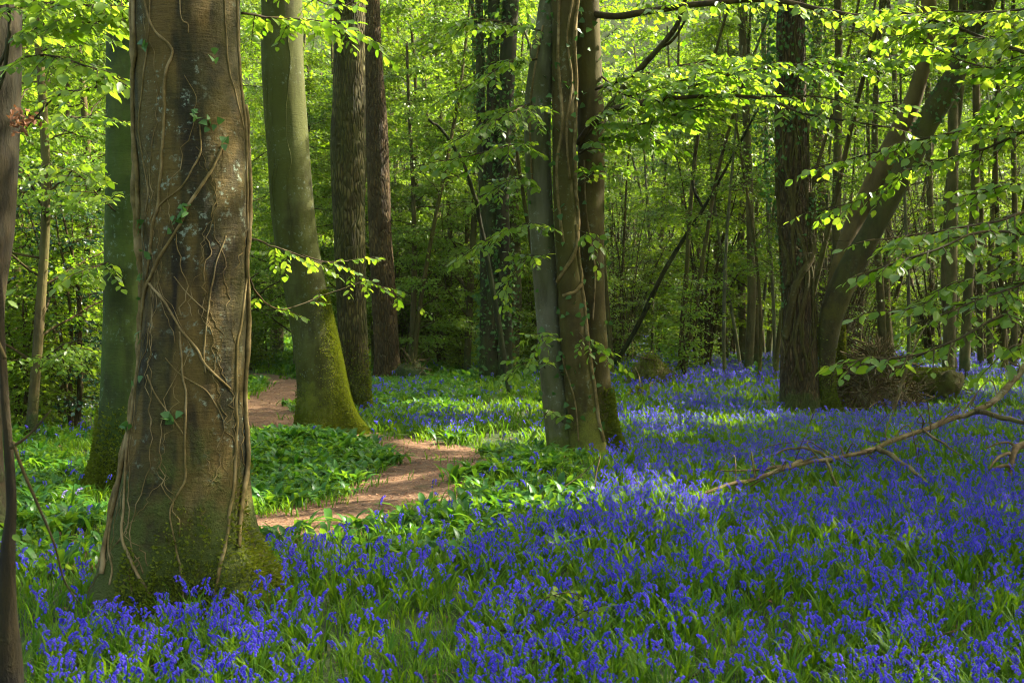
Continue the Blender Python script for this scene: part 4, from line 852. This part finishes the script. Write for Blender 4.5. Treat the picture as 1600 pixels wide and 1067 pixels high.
for px, d, s_ in [(40, 16.5, .8), (110, 18, .9), (150, 22, .9), (20, 24, 1), (70, 28, 1), (660, 38, 1), (720, 34, .8), (845, 36, .9), (480, 40, 1), (390, 36, .9), (620, 44, 1.1), (960, 36, 1.0), (1100, 40, .9), (800, 44, 1), (980, 41, 1.2), (1025, 46, 1.3), (1085, 48, 1.3), (1140, 45, 1.2), (1180, 52, 1.4), (1330, 44, 1.1), (1390, 50, 1.4), (1450, 46, 1.2), (1530, 48, 1.3), (1600, 44, 1.2), (1240, 50, 1.4), (900, 48, 1.3), (590, 47, 1.3), (690, 52, 1.4), (25, 18.5, .9), (75, 21, 1.0), (140, 25, 1.1), (50, 26, 1.1), (100, 31, 1.2), (405, 38, 1.1), (500, 43, 1.2), (650, 36, 1.0), (715, 40, 1.1), (610, 41, 1.2), (835, 41, 1.2), (870, 37, 1.0), (740, 46, 1.2)]:
    plant('hazel', px, d, s_)
for k in range(104):
    px = rng.uniform(945, 1640) if k < 80 else rng.uniform(560, 900); plant('sapling', px, rng.uniform(29, 62), rng.uniform(.8, 1.3), lean=rng.normal(0, .15))
plant('hazel', 1062, 30, 1.2, 2, label='small yellow-green bush with thin stems by the moss-topped stump mound')
for k in range(40):
    px = rng.uniform(950, 1640) if k < 31 else rng.uniform(560, 900); plant('bare', px, rng.uniform(34, 66), rng.uniform(.9, 1.5))
plant('holly', 125, 17, .95, 0, label='dark glossy holly behind the leaves left of the smooth beech'); plant('holly', 20, 30, 1.1); plant('holly', 700, 60, 1.3); plant('holly', 1330, 62, 1.4)

# trees towards the sun; those beyond the right edge are unseen, added for shade, each with its own trunk and crown
for px, d, z0, z1, rad in [(1300, 34, 10.5, 16, 5.5), (1168, 33, 10.5, 15.5, 5), (1480, 27, 9, 15, 5.5), (1620, 22, 8, 14, 5), (1900, 18, 7.5, 14, 5), (2250, 15, 7, 13.5, 5), (1850, 26, 8, 15, 5.5), (2250, 22, 7.5, 14, 5.5), (1700, 34, 10, 17, 6), (935, 37, 11.5, 17, 5), (1450, 42, 12, 18, 6), (2000, 34, 9, 17, 6), (800, 34, 10.5, 16, 4.5), (2700, 18, 7, 14, 5.5), (1200, 46, 13, 19, 6), (1750, 44, 12, 19, 6), (2100, 12.5, 6.5, 12.5, 4.5), (4100, 6.5, 7, 13.5, 5), (3500, 11, 7, 13.5, 5.5), (3200, 16, 7, 14, 5.5), (2900, 22, 8, 15, 6), (5600, 7.5, 7, 14, 5.5), (2600, 29, 8, 16, 6), (6500, 4, 7, 13.5, 5), (9500, 2, 7, 13, 5), (4300, 13, 7.5, 15, 5.5)]:
    x = (px - 800) / F * d; g = float(gz(x, d)); b0 = np.array([x, d, g]); r = rng.uniform(.16, .24) if x > .42 * d else rng.uniform(.12, .16)
    tr = Trunk([(x, d, g - .3, r), (x + .1, d, g + 3, r * .9), (x + rng.normal(0, .2), d, z0, r * .7), (x + rng.normal(0, .3), d, z1 - 1, r * .3)], seg=24, dz=.12, lumps=.07, seed=int(px) % 97, zmin=g, flare=[(rng.uniform(0, 6), r * .6, .5, .2), (rng.uniform(0, 6), r * .6, .5, .2)])
    lab = {1300: 'tall tree behind and right of the ivy-netted trunk', 1168: 'tall tree just left of the ivy-netted trunk, front of that stand', 1480: 'tall tree behind the leaning tree top', 935: 'tall tree right behind the three-stemmed tree', 1450: 'tall far tree behind the log', 800: 'tall tree behind the dark stem cluster', 1200: 'tall far tree left of the ivy-netted trunk'}.get(px, 'tall unseen tree added beyond the right edge to cast shade')
    o = empty('woodland_tree', b0, lab, 'tree', 'tall shade trees on the sunny side'); b = MB(); tr.mesh(b); b.build('trunk', M['b_far'], o, b0)
    crown(o, b0, tr, z0, z1, rad, int(rad * rad * 15), .16, 28)
    if px == 935:                           # its pale limb slanting up behind the bright leaf band
        for r_, pl in ((.11, [(935, 190, 36.9), (985, 125, 36.5), (1030, 75, 36), (1060, 35, 35.6), (1078, -30, 35)]), (.06, [(1030, 75, 36), (1052, 62, 35.8), (1075, 25, 35.5)])):
            b = MB(); q = catmull(A(*pl), 24); tube(b, q, np.linspace(r_, r_ * .5, 24), 8, lump=.2); b.build('limb', M['b_brown'], o, b0)

# far wood on the rising bank
b = MB(); n = 90000; x = rng.uniform(-60, 60, n); y = rng.uniform(76, 116, n); z = gz(x, y) + rng.uniform(0, 1, n) ** .8 * 24
k = vnoise(np.stack([x * .25, y * .25, z * .3], -1)) > -.35; x, y, z = x[k], y[k], z[k]; m_ = len(x)
put_leaves(b, np.stack([x, y, z], -1), rng.normal(0, 1, (m_, 3)), np.array([0, -.2, 1.]) + rng.normal(0, .5, (m_, 3)), rng.uniform(.25, .6, m_), .7, T_LO)
tag(b.build('far_wood', M['wood_leaf']), 'far wood of mixed green leaves closing the view', 'wood', kind='stuff')


# ------------------------------------------------------------------ flowers, garlic and grass
def bell_plant(lod, seed):
    """a bluebell: returns three (V, F) lists: stem, flowers, leaves"""
    r = np.random.default_rng(seed); h = r.uniform(.19, .30); st, fl, lv = MB(), MB(), MB()
    a = r.uniform(0, .5); P_ = catmull([(0, 0, 0), (.006, 0, h * .5), (.018 + .02 * a, 0, h * .88), (.045 + .03 * a, 0, h * .99)], 9 if lod == 0 else 4)
    tube(st, P_, np.linspace(.0032, .0018, len(P_)) * (1, 1.3, 2.2)[lod], 4 if lod == 0 else 3, cap=False)
    nb = (r.integers(8, 13), 8, 5)[lod]; S = (.92, 1.0, 1.5)[lod]
    fine = catmull(P_, 40)
    for i in range(nb):
        t = .56 + .44 * (i + .5) / nb; p = fine[int(t * 39)]; sd = (-1) ** i * r.uniform(.2, 1.1)
        d = unit(np.array([r.uniform(-.1, .8), sd, -.45])); q0 = p + np.array([.007, .011 * sd, .004]); d = unit(d + [0, 0, -.4])
        L = r.uniform(.017, .023) * S * (1.05 - .3 * (i / nb)); w = .0052 * S
        u = unit(np.cross(d, [0, 1., .3])); v = np.cross(d, u)
        if lod == 0:
            th = np.arange(6) * pi / 3; rings = []
            for s_, rr in ((0, .35), (.35, 1.0), (.72, .95), (1.0, 2.0)): rings.append(q0 + d * L * s_ * (1 if s_ < 1 else .93) + w * rr * (np.cos(th)[:, None] * u + np.sin(th)[:, None] * v))
            V = np.vstack(rings); f = []
            for k in range(2):
                for j in range(6): f.append((k * 6 + j, k * 6 + (j + 1) % 6, k * 6 + 6 + (j + 1) % 6, k * 6 + 6 + j))
            fl.add(V, np.array(f), r.random())
            fl.add(V[12:], np.array([(j, (j + 1) % 6, 6 + j) for j in range(6)]), r.random())
        else:
            th = np.arange(3) * 2 * pi / 3 + i; V = np.vstack([q0, q0 + d * L + w * 1.75 * (np.cos(th)[:, None] * u + np.sin(th)[:, None] * v)])
            fl.add(V, np.array([(0, 1, 2), (0, 2, 3), (0, 3, 1)]), r.random())
    for i in range((5, 3, 0)[lod]):
        a = r.uniform(0, 2 * pi); l = r.uniform(.18, .32); blade(lv, np.zeros(3), a, l, .007 * (1, 1.3, 1)[lod], r.uniform(.3, .9), 4 if lod == 0 else 3, r.random())
    return st, fl, lv


def blade(mb, p, a, l, w, bend, n=4, val=.5):
    t = np.linspace(0, 1, n + 1); rad_ = l * bend * t ** 2 * .8; z = l * (t - .35 * bend * t ** 3); d = np.array([cos(a), sin(a), 0]); s_ = np.array([-sin(a), cos(a), 0])
    c = p + d * rad_[:, None] + np.array([0, 0, 1.]) * z[:, None]; ww = w * np.sin(pi * np.clip(t * .8 + .2, 0, 1)) ** .7
    V = np.vstack([c - s_ * ww[:, None], c + s_ * ww[:, None]]); i = np.arange(n); mb.add(V, np.stack([i, i + 1, i + n + 2, i + n + 1], -1), val)


def merged(mbs):
    """(V, F quads padded as lists by size, val, mi) templates"""
    out = []; off = 0; V = []
    for mi, m in enumerate(mbs):
        if not m.v: continue
        V.append(np.vstack(m.v)); L = np.concatenate(m.l); C = np.concatenate(m.c); A_ = np.concatenate(m.a); st = np.cumsum(C) - C
        for k in np.unique(C):
            s_ = C == k; out.append((L[st[s_][:, None] + np.arange(k)] + off, A_[s_], mi))
        off += len(V[-1])
    return np.vstack(V), out


def stamp(mb, tpl, P, rz, sc, tilt=None):
    V, fs = tpl; n = len(P)
    if n == 0: return
    c, s_ = np.cos(rz)[:, None], np.sin(rz)[:, None]; sc = np.broadcast_to(sc, (n,))[:, None]
    W = np.empty((n, len(V), 3)); W[..., 0] = (V[:, 0] * c - V[:, 1] * s_) * sc; W[..., 1] = (V[:, 0] * s_ + V[:, 1] * c) * sc; W[..., 2] = V[:, 2] * sc
    if tilt is not None: W[..., 0] += W[..., 2] * tilt[:, :1]; W[..., 1] += W[..., 2] * tilt[:, 1:]
    W += P[:, None]; iv = rng.normal(0, .28, n); off = np.arange(n)[:, None, None] * len(V); first = True; base = mb.n
    mb.v.append(W.reshape(-1, 3)); mb.n += n * len(V)
    for f, a, mi in fs:
        m = len(f); mb.l.append((f[None] + off + base).ravel()); mb.c.append(np.full(n * m, f.shape[1])); mb.a.append(np.clip(a[None] + iv[:, None], 0, 1).ravel()); mb.m.append(np.full(n * m, mi))


def scatter(d0, d1, dens, xr=.62):
    """random ground points in view between two distances"""
    n = int(dens * xr * (d1 * d1 - d0 * d0)); y = np.sqrt(rng.uniform(d0 * d0, d1 * d1, n)); x = rng.uniform(-1, 1, n) * xr * y; return x, y


def bell_density(x, y):                     # share of the densest flower cover, by where on the ground
    px, py = pix(x, y, .2); a_ = 1 + .5 * sstep(9, 13, y); cl = np.clip(.72 - .14 * sstep(9, 13, y) + .75 * a_ * n2(x, y, .9, 2.2) + .6 * a_ * n2(x, y, 2.6, 5.1), .22 - .2 * sstep(9, 13, y), 1.25)
    edge = np.interp(py, [560, 640, 700, 760, 800, 850, 872, 900], [960, 965, 970, 950, 860, 680, 440, 60])
    f = sstep(-60, 60, px - edge)
    f = f * (1 - .88 * sstep(430, 500, px) * sstep(790, 700, px) * sstep(880, 915, py)); f = f * (1 - .6 * np.exp(-((px - 760) / 130) ** 2 - ((py - 885) / 40) ** 2)); f = f * (1 - .25 * sstep(600, 640, py) * sstep(740, 690, py) * n2(x, y, .5, 8))
    left = sstep(190, 140, px) * sstep(830, 850, py) * sstep(905, 890, py) * .9 + sstep(190, 140, px) * sstep(850, 650, py) * .08
    mid = np.exp(-((px - 740) / 110) ** 2 - ((py - 655) / 20) ** 2) * 1.0 + np.exp(-((px - 600) / 40) ** 2 - ((py - 607) / 10) ** 2) * .6 + sstep(540, 620, px) * sstep(930, 860, px) * sstep(690, 760, py) * sstep(870, 820, py) * .13 + .05 * (px < 900) * (py < 640) * (px > 560)
    far = sstep(620, 560, py) * sstep(940, 1000, px) * .35
    strip = np.exp(-((px - 470) / 95) ** 2 - ((py - 862) / 22) ** 2) * 1.1
    f = np.maximum.reduce([f, left, mid, far, strip]) * cl
    pd = path_dist(x, y); f = f * np.maximum(sstep(.55, .75, pd), .8 * (x < -2.35) * (y < 10))
    tr_ = np.ones_like(x)
    for c_, r_ in ((b1, .42), (at(1015, 612, 27), .75), (at(1372, 650, 20.3), .7), (at(1455, 645, 21.5), .7), (b2, .4), (b5, .5), (b6, .4), (g9, .6), (b10, .45), (b11, .35)): tr_ *= (np.hypot(x - c_[0], y - c_[1]) > r_)
    return f * tr_


tp = [[bell_plant(l, 100 * l + s_) for s_ in range(14)] for l in range(3)]
stuff = MB(); near = []
for d0, d1, dens, lod in ((4.6, 12, 290, 0), (12, 24, 150, 1), (24, 48, 34, 2), (48, 76, 14, 2)):
    x, y = scatter(d0, d1, dens); k = rng.random(len(x)) < bell_density(x, y); x, y = x[k], y[k]; P_ = np.stack([x, y, gz(x, y) - .005], -1)
    sc = rng.uniform(.5, 1.0, len(x)) * (1 if d1 < 40 else 1.25); rz = rng.uniform(0, 2 * pi, len(x)); ti = rng.normal(0, .12, (len(x), 2)); var = rng.integers(0, 14, len(x))
    if lod == 0:
        vis = (np.abs(x) < .405 * y) & (y > 5.2); order = np.argsort(np.where(vis, y, 99))[:300]; near = [(P_[i], sc[i], rz[i], ti[i], var[i]) for i in order]; m = np.ones(len(x), bool); m[order] = False; P_, sc, rz, ti, var = P_[m], sc[m], rz[m], ti[m], var[m]
    for v in range(14):
        q = var == v; st, fl, lv = tp[lod][v]; lvg = MB(); lvg.v = st.v + lv.v
        stamp(stuff, merged([st, fl, lv]), P_[q], rz[q], sc[q], ti[q])
stuff.m = [np.where(q == 1, 1, 0) for q in stuff.m]
tag(stuff.build('bluebell_carpet', [M['grass'], M['bell']]), 'carpet of violet-blue bluebells spreading over the woodland floor', 'bluebells', kind='stuff')
bp_ = []
for v in range(14):
    root = empty('bluebell', (0, 0, 0), 'x', 'bluebell'); st, fl, lv = tp[0][v]; st.build('stem', M['grass'], root); fl.build('flower_head', M['bell'], root); lv.build('leaves', M['grass'], root); bp_.append([root, False])
for P_, sc, rz, ti, v in near:
    r = bp_[v]; o = r[0] if not r[1] else copy_tree(r[0]); r[1] = True
    o.location = [float(q) for q in P_]; o.scale = (float(sc),) * 3; o.rotation_euler = (float(-ti[1]), float(ti[0]), float(rz))
    px = 800 + F * P_[0] / P_[1]
    o['label'] = ('violet-blue bluebell in the grass in front of the ivy-laced beech' if px < 460 else 'violet-blue bluebell in thin grass along the bottom edge, left of centre' if px < 800 else 'violet-blue bluebell in the nearest rows, bottom edge, right of centre' if px < 1200 else 'violet-blue bluebell in the nearest rows towards the lower right corner')
    o['group'] = ('bluebells before the ivy-laced beech' if px < 460 else 'bluebells bottom left of centre' if px < 800 else 'bluebells bottom right of centre' if px < 1200 else 'bluebells towards the lower right corner')
# a pale pair by the smooth beech
for (px, py, s_, lab) in ((112, 792, 1.05, 'pale lilac bluebell lit by the sun left of the smooth beech, taller of two'), (92, 800, .75, 'pale lilac bluebell lit by the sun left of the smooth beech, shorter of two')):
    g = G(px, py + 20); root = empty('bluebell', g, lab, 'bluebell'); st, fl, lv = bell_plant(0, 977 + px); st.build('stem', M['grass'], root); fl.build('flower_head', M['pale_bell'], root); lv.build('leaves', M['grass'], root); root.scale = (s_ * 1.2,) * 3

# grass-like bluebell leaves
def blades_tpl(n, l, w, seg, seed, rad=.05):
    r = np.random.default_rng(seed); mb = MB()
    for i in range(n):
        p = np.array([*r.normal(0, rad, 2), 0]); blade(mb, p, r.uniform(0, 2 * pi), l * r.uniform(.6, 1.2), w * r.uniform(.7, 1.3), r.uniform(.25, 1.15), seg, r.random())
    return merged([mb])


gr = MB()
for d0, d1, dens, l, w, nb, seg in ((4.4, 9, 105, .14, .0040, 9, 4), (9, 16, 70, .145, .0065, 7, 3), (16, 30, 24, .19, .014, 6, 3), (30, 55, 6, .22, .03, 6, 2), (55, 84, 2.5, .3, .05, 6, 2)):
    x, y = scatter(d0, d1, dens); pd = path_dist(x, y); px, py = pix(x, y, 0); k = (pd > .56 + .22 * n2(x, y, 2.2, 1) - .8 * (x < -2.35) * (y < 10) - .35 * (rng.random(len(x)) < .06)) & (n2(x, y, 1.1, 7) > -.92)
    x, y = x[k], y[k]; P_ = np.stack([x, y, gz(x, y) - .01], -1); var = rng.integers(0, 6, len(x))
    for v in range(6):
        q = var == v; stamp(gr, blades_tpl(nb, l, w, seg, 50 + v), P_[q], rng.uniform(0, 2 * pi, q.sum()), rng.uniform(.6, 1.15, q.sum()) * (1 - .45 * np.exp(-((P_[q, 0] - b1[0]) ** 2 + (P_[q, 1] - 6.5) ** 2) / .35)))
tag(gr.build('grass', M['grass']), 'green strap leaves and grass growing among the bluebells', 'grass', kind='stuff')

# wild garlic
def garlic_tpl(n, seed, L=.19, W=.045, flowers=1):
    r = np.random.default_rng(seed); mb, fw = MB(), MB()
    for i in range(n):
        a = r.uniform(0, 2 * pi); l = L * r.uniform(.7, 1.25); p = np.array([*r.normal(0, .07, 2), 0]); bend = r.uniform(.5, 1.5); t = np.linspace(0, 1, 6)
        d = np.array([cos(a), sin(a), 0]); s_ = np.array([-sin(a), cos(a), 0]); c = p + d * (l * .75 * bend * t ** 1.6)[:, None] + np.array([0, 0, 1.]) * (l * (1.15 * t - .55 * bend * t ** 2.4))[:, None]
        ww = W * r.uniform(.75, 1.2) * .5 * np.array([.12, .3, .95, 1.0, .7, .03]); cz = np.array([0, 0, 1.]) * (ww * .35)[:, None]
        V = np.vstack([c - s_ * ww[:, None] + cz, c, c + s_ * ww[:, None] + cz]); i_ = np.arange(5); v = r.random(); mb.add(V, np.vstack([np.stack([i_, i_ + 1, i_ + 7, i_ + 6], -1), np.stack([i_ + 6, i_ + 7, i_ + 13, i_ + 12], -1)]), v)
    return mb


gp = [garlic_tpl(15, s_) for s_ in range(5)]


def garlic_density(x, y):
    px, py = pix(x, y, .1); c_ = .75 + .5 * n2(x, y, 1.2, 6); e = lambda a, b_, sx, sy: np.exp(-(((px - a) / sx) ** 2 + ((py - b_) / sy) ** 2) ** 1.5)
    f = e(450, 795, 85, 42) + e(485, 715, 120, 34) + e(420, 610, 60, 38) * 1 + e(460, 655, 40, 24) + e(720, 800, 170, 56) + e(800, 738, 80, 28) + e(100, 830, 90, 48) + e(660, 690, 90, 12) * .8 + e(760, 700, 90, 14) * .7 + e(650, 615, 80, 28) * 1.0 + e(700, 570, 160, 28) * .8 + e(60, 740, 90, 60) * .5  + e(1090, 560, 90, 14) * .5
    return np.clip(f * c_, 0, 1) * np.maximum(sstep(.42, .62, path_dist(x, y) + .2 * n2(x, y, 2.1, 3)), .6 * (x < -2.35) * (y < 10)) * (np.hypot(x - b1[0], y - b1[1]) > .5) * (np.hypot(x - b5[0], y - b5[1]) > .5) * (np.hypot(x - g9[0], y - g9[1]) > .45) * (np.hypot(x - b2[0], y - b2[1]) > .4)


x, y = scatter(7.5, 32, 40); k = rng.random(len(x)) < garlic_density(x, y); x, y = x[k], y[k]; order = np.argsort(y + 99 * (np.abs(x) > .41 * y)); x, y = x[order], y[order]; NI = 280
gpr = []
for g in gp: o = g.build('wild_garlic', M['garlic']); gpr.append([o, False])
for i in range(min(NI, len(x))):
    r = gpr[i % 5]; o = r[0] if not r[1] else r[0].copy()
    if r[1]: col.objects.link(o)
    r[1] = True; o.location = (float(x[i]), float(y[i]), float(gz(x[i], y[i])) - .01); o.rotation_euler = (0, 0, rng.uniform(0, 2 * pi)); s_ = float(rng.uniform(.8, 1.25)); o.scale = (s_, s_, s_ * float(rng.uniform(.85, 1.15)))
    px, py = pix(x[i], y[i], 0)
    lab = 'broad-leaved wild garlic clump on the shady ground left of the ivy-laced beech' if px < 250 else 'wild garlic clump between ivy-laced beech and path, catching sun' if px < 640 and py > 740 else 'broad-leaved wild garlic clump left of the path before the moss-striped beech' if px < 610 else 'broad-leaved wild garlic clump on the bank right of the path'
    tag(o, lab, 'wild garlic', lab.replace('clump', 'clumps'))
b = MB(); xx, yy = x[NI:], y[NI:]; P_ = np.stack([xx, yy, gz(xx, yy) - .01], -1)
for v in range(5): stamp(b, merged([gp[v]]), P_[v::5], rng.uniform(0, 2 * pi, len(P_[v::5])), rng.uniform(.85, 1.3, len(P_[v::5])))
x, y = scatter(30, 70, 2.2); k = (rng.random(len(x)) < .35 + .4 * (x < 0)); x, y = x[k], y[k]; k = path_dist(x, y) > .9; x, y = x[k], y[k]; P_ = np.stack([x, y, gz(x, y)], -1)
for v in range(5): stamp(b, merged([gp[v]]), P_[v::5], rng.uniform(0, 2 * pi, len(P_[v::5])), rng.uniform(1.4, 2.2, len(P_[v::5])))
tag(b.build('garlic_carpet', M['garlic']), 'farther carpet of wild garlic leaves behind the path bend', 'wild garlic', kind='stuff')

# young seedlings with round yellow-green leaves
for px, py, k, lab in ((577, 915, 3, 'yellow-green seedling of round leaves left of two others in the grass'), (630, 915, 4, 'broader yellow-green seedling in the grass right of its neighbour'), (472, 1040, 2, 'yellow-green seedling at the bottom edge near the moss cushion'), (688, 1000, 2, 'yellow-green seedling low in the grass below the other seedlings')):
    g = G(px, py + 12); root = empty('seedling', g, lab, 'seedling', 'yellow-green seedlings in the grass'); st, lf = MB(), MB(); h = .20
    tube(st, catmull([g, g + [.01, 0, h * .5], g + [0, 0, h]], 8), .003, 5)
    a = np.arange(k) * 2 * pi / k + .4; put_leaves(lf, np.tile(g + [0, 0, h], (k, 1)), np.stack([np.cos(a), np.sin(a), .15 + 0 * a], -1), np.array([0, -.3, 1.]) + rng.normal(0, .2, (k, 3)), .07, .85, T_HI)
    st.build('stem', M['grass'], root); lf.build('foliage', M['beech_leaf'], root)

# a bramble spray with reddish leaflets in the foreground grass
g = G(860, 1010); root = empty('bramble', g, 'low bramble with small green and rusty leaflets in the foreground grass', 'bramble'); w_, l_, l2 = MB(), MB(), MB()
for pl in ([(770, 985, 6.2), (830, 985, 6.1), (900, 1010, 6.0)], [(800, 1000, 6.1), (850, 940, 6.2), (900, 930, 6.2), (930, 955, 6.2)], [(830, 1010, 6.0), (900, 960, 6.0), (935, 950, 6)]):
    twig_spray(w_, l_, [at(*p) for p in pl], .004, .04, 8, .13, flat=.4)
o = w_.build('stem', M['twig'], root, g); l_.build('foliage', [M['wood_leaf'], M['twig']], root, g)

# added thin haze that lifts the dark gaps of the far wood: one closed box round the whole scene
k = NT('fill_haze'); pv = k.n('ShaderNodeVolumePrincipled'); pv.inputs['Color'].default_value = (.75, .95, .40, 1); pv.inputs['Density'].default_value = .00028; k.lk(pv.outputs[0], k.out.inputs['Volume'])
b = MB(); V = np.array([(x, y, z) for x in (-230, 230) for y in (-190, 240) for z in (-3, 60)], float)
b.add(V, np.array([(0, 1, 3, 2), (4, 6, 7, 5), (0, 4, 5, 1), (2, 3, 7, 6), (0, 2, 6, 4), (1, 5, 7, 3)])); tag(b.build('haze', k.m, smooth=False), 'added thin haze lifting the dark gaps of the far wood', 'haze', kind='stuff')

# ------------------------------------------------------------------ camera, sky, sun
cam = bpy.data.cameras.new('camera'); co = bpy.data.objects.new('camera', cam); col.objects.link(co); scene.camera = co
co.location = (0, 0, EYE); co.rotation_euler = (pi / 2, 0, 0); cam.sensor_width = 36; cam.lens = 36 * F / 1600; cam.shift_y = -(533.5 - HY) / 1600; cam.clip_start = .05; cam.clip_end = 1000
cam.dof.use_dof = True; cam.dof.focus_distance = 11; cam.dof.aperture_fstop = 8.0
w = bpy.data.worlds.new('World'); scene.world = w; w.use_nodes = True; nt = w.node_tree; bg = nt.nodes['Background']
sky = nt.nodes.new('ShaderNodeTexSky'); sky.sky_type = 'NISHITA'; sky.sun_disc = False; sky.sun_elevation = SUN_EL; sky.sun_rotation = SUN_AZ; sky.dust_density = 5.0; sky.ozone_density = .3; sky.air_density = .8; nt.links.new(sky.outputs[0], bg.inputs[0]); bg.inputs[1].default_value = .15
sl = bpy.data.lights.new('sun', 'SUN'); sl.energy = 4.2; sl.angle = radians(.5); sl.color = (1, .93, .80); so = bpy.data.objects.new('sun', sl); col.objects.link(so)
from mathutils import Vector
so.rotation_euler = Vector(-SUN).to_track_quat('-Z', 'Y').to_euler()
scene.view_settings.view_transform = 'Standard'; scene.view_settings.look = 'None'; scene.view_settings.exposure = 2.68; scene.view_settings.gamma = 1
scene.render.engine = 'CYCLES'; cy = scene.cycles; cy.max_bounces = 9; cy.diffuse_bounces = 8; cy.glossy_bounces = 2; cy.transmission_bounces = 8; cy.filter_width = 1.1; cy.transparent_max_bounces = 4; cy.use_denoising = True; cy.caustics_reflective = False; cy.caustics_refractive = False
cy.sample_clamp_indirect = 4; cy.volume_bounces = 0
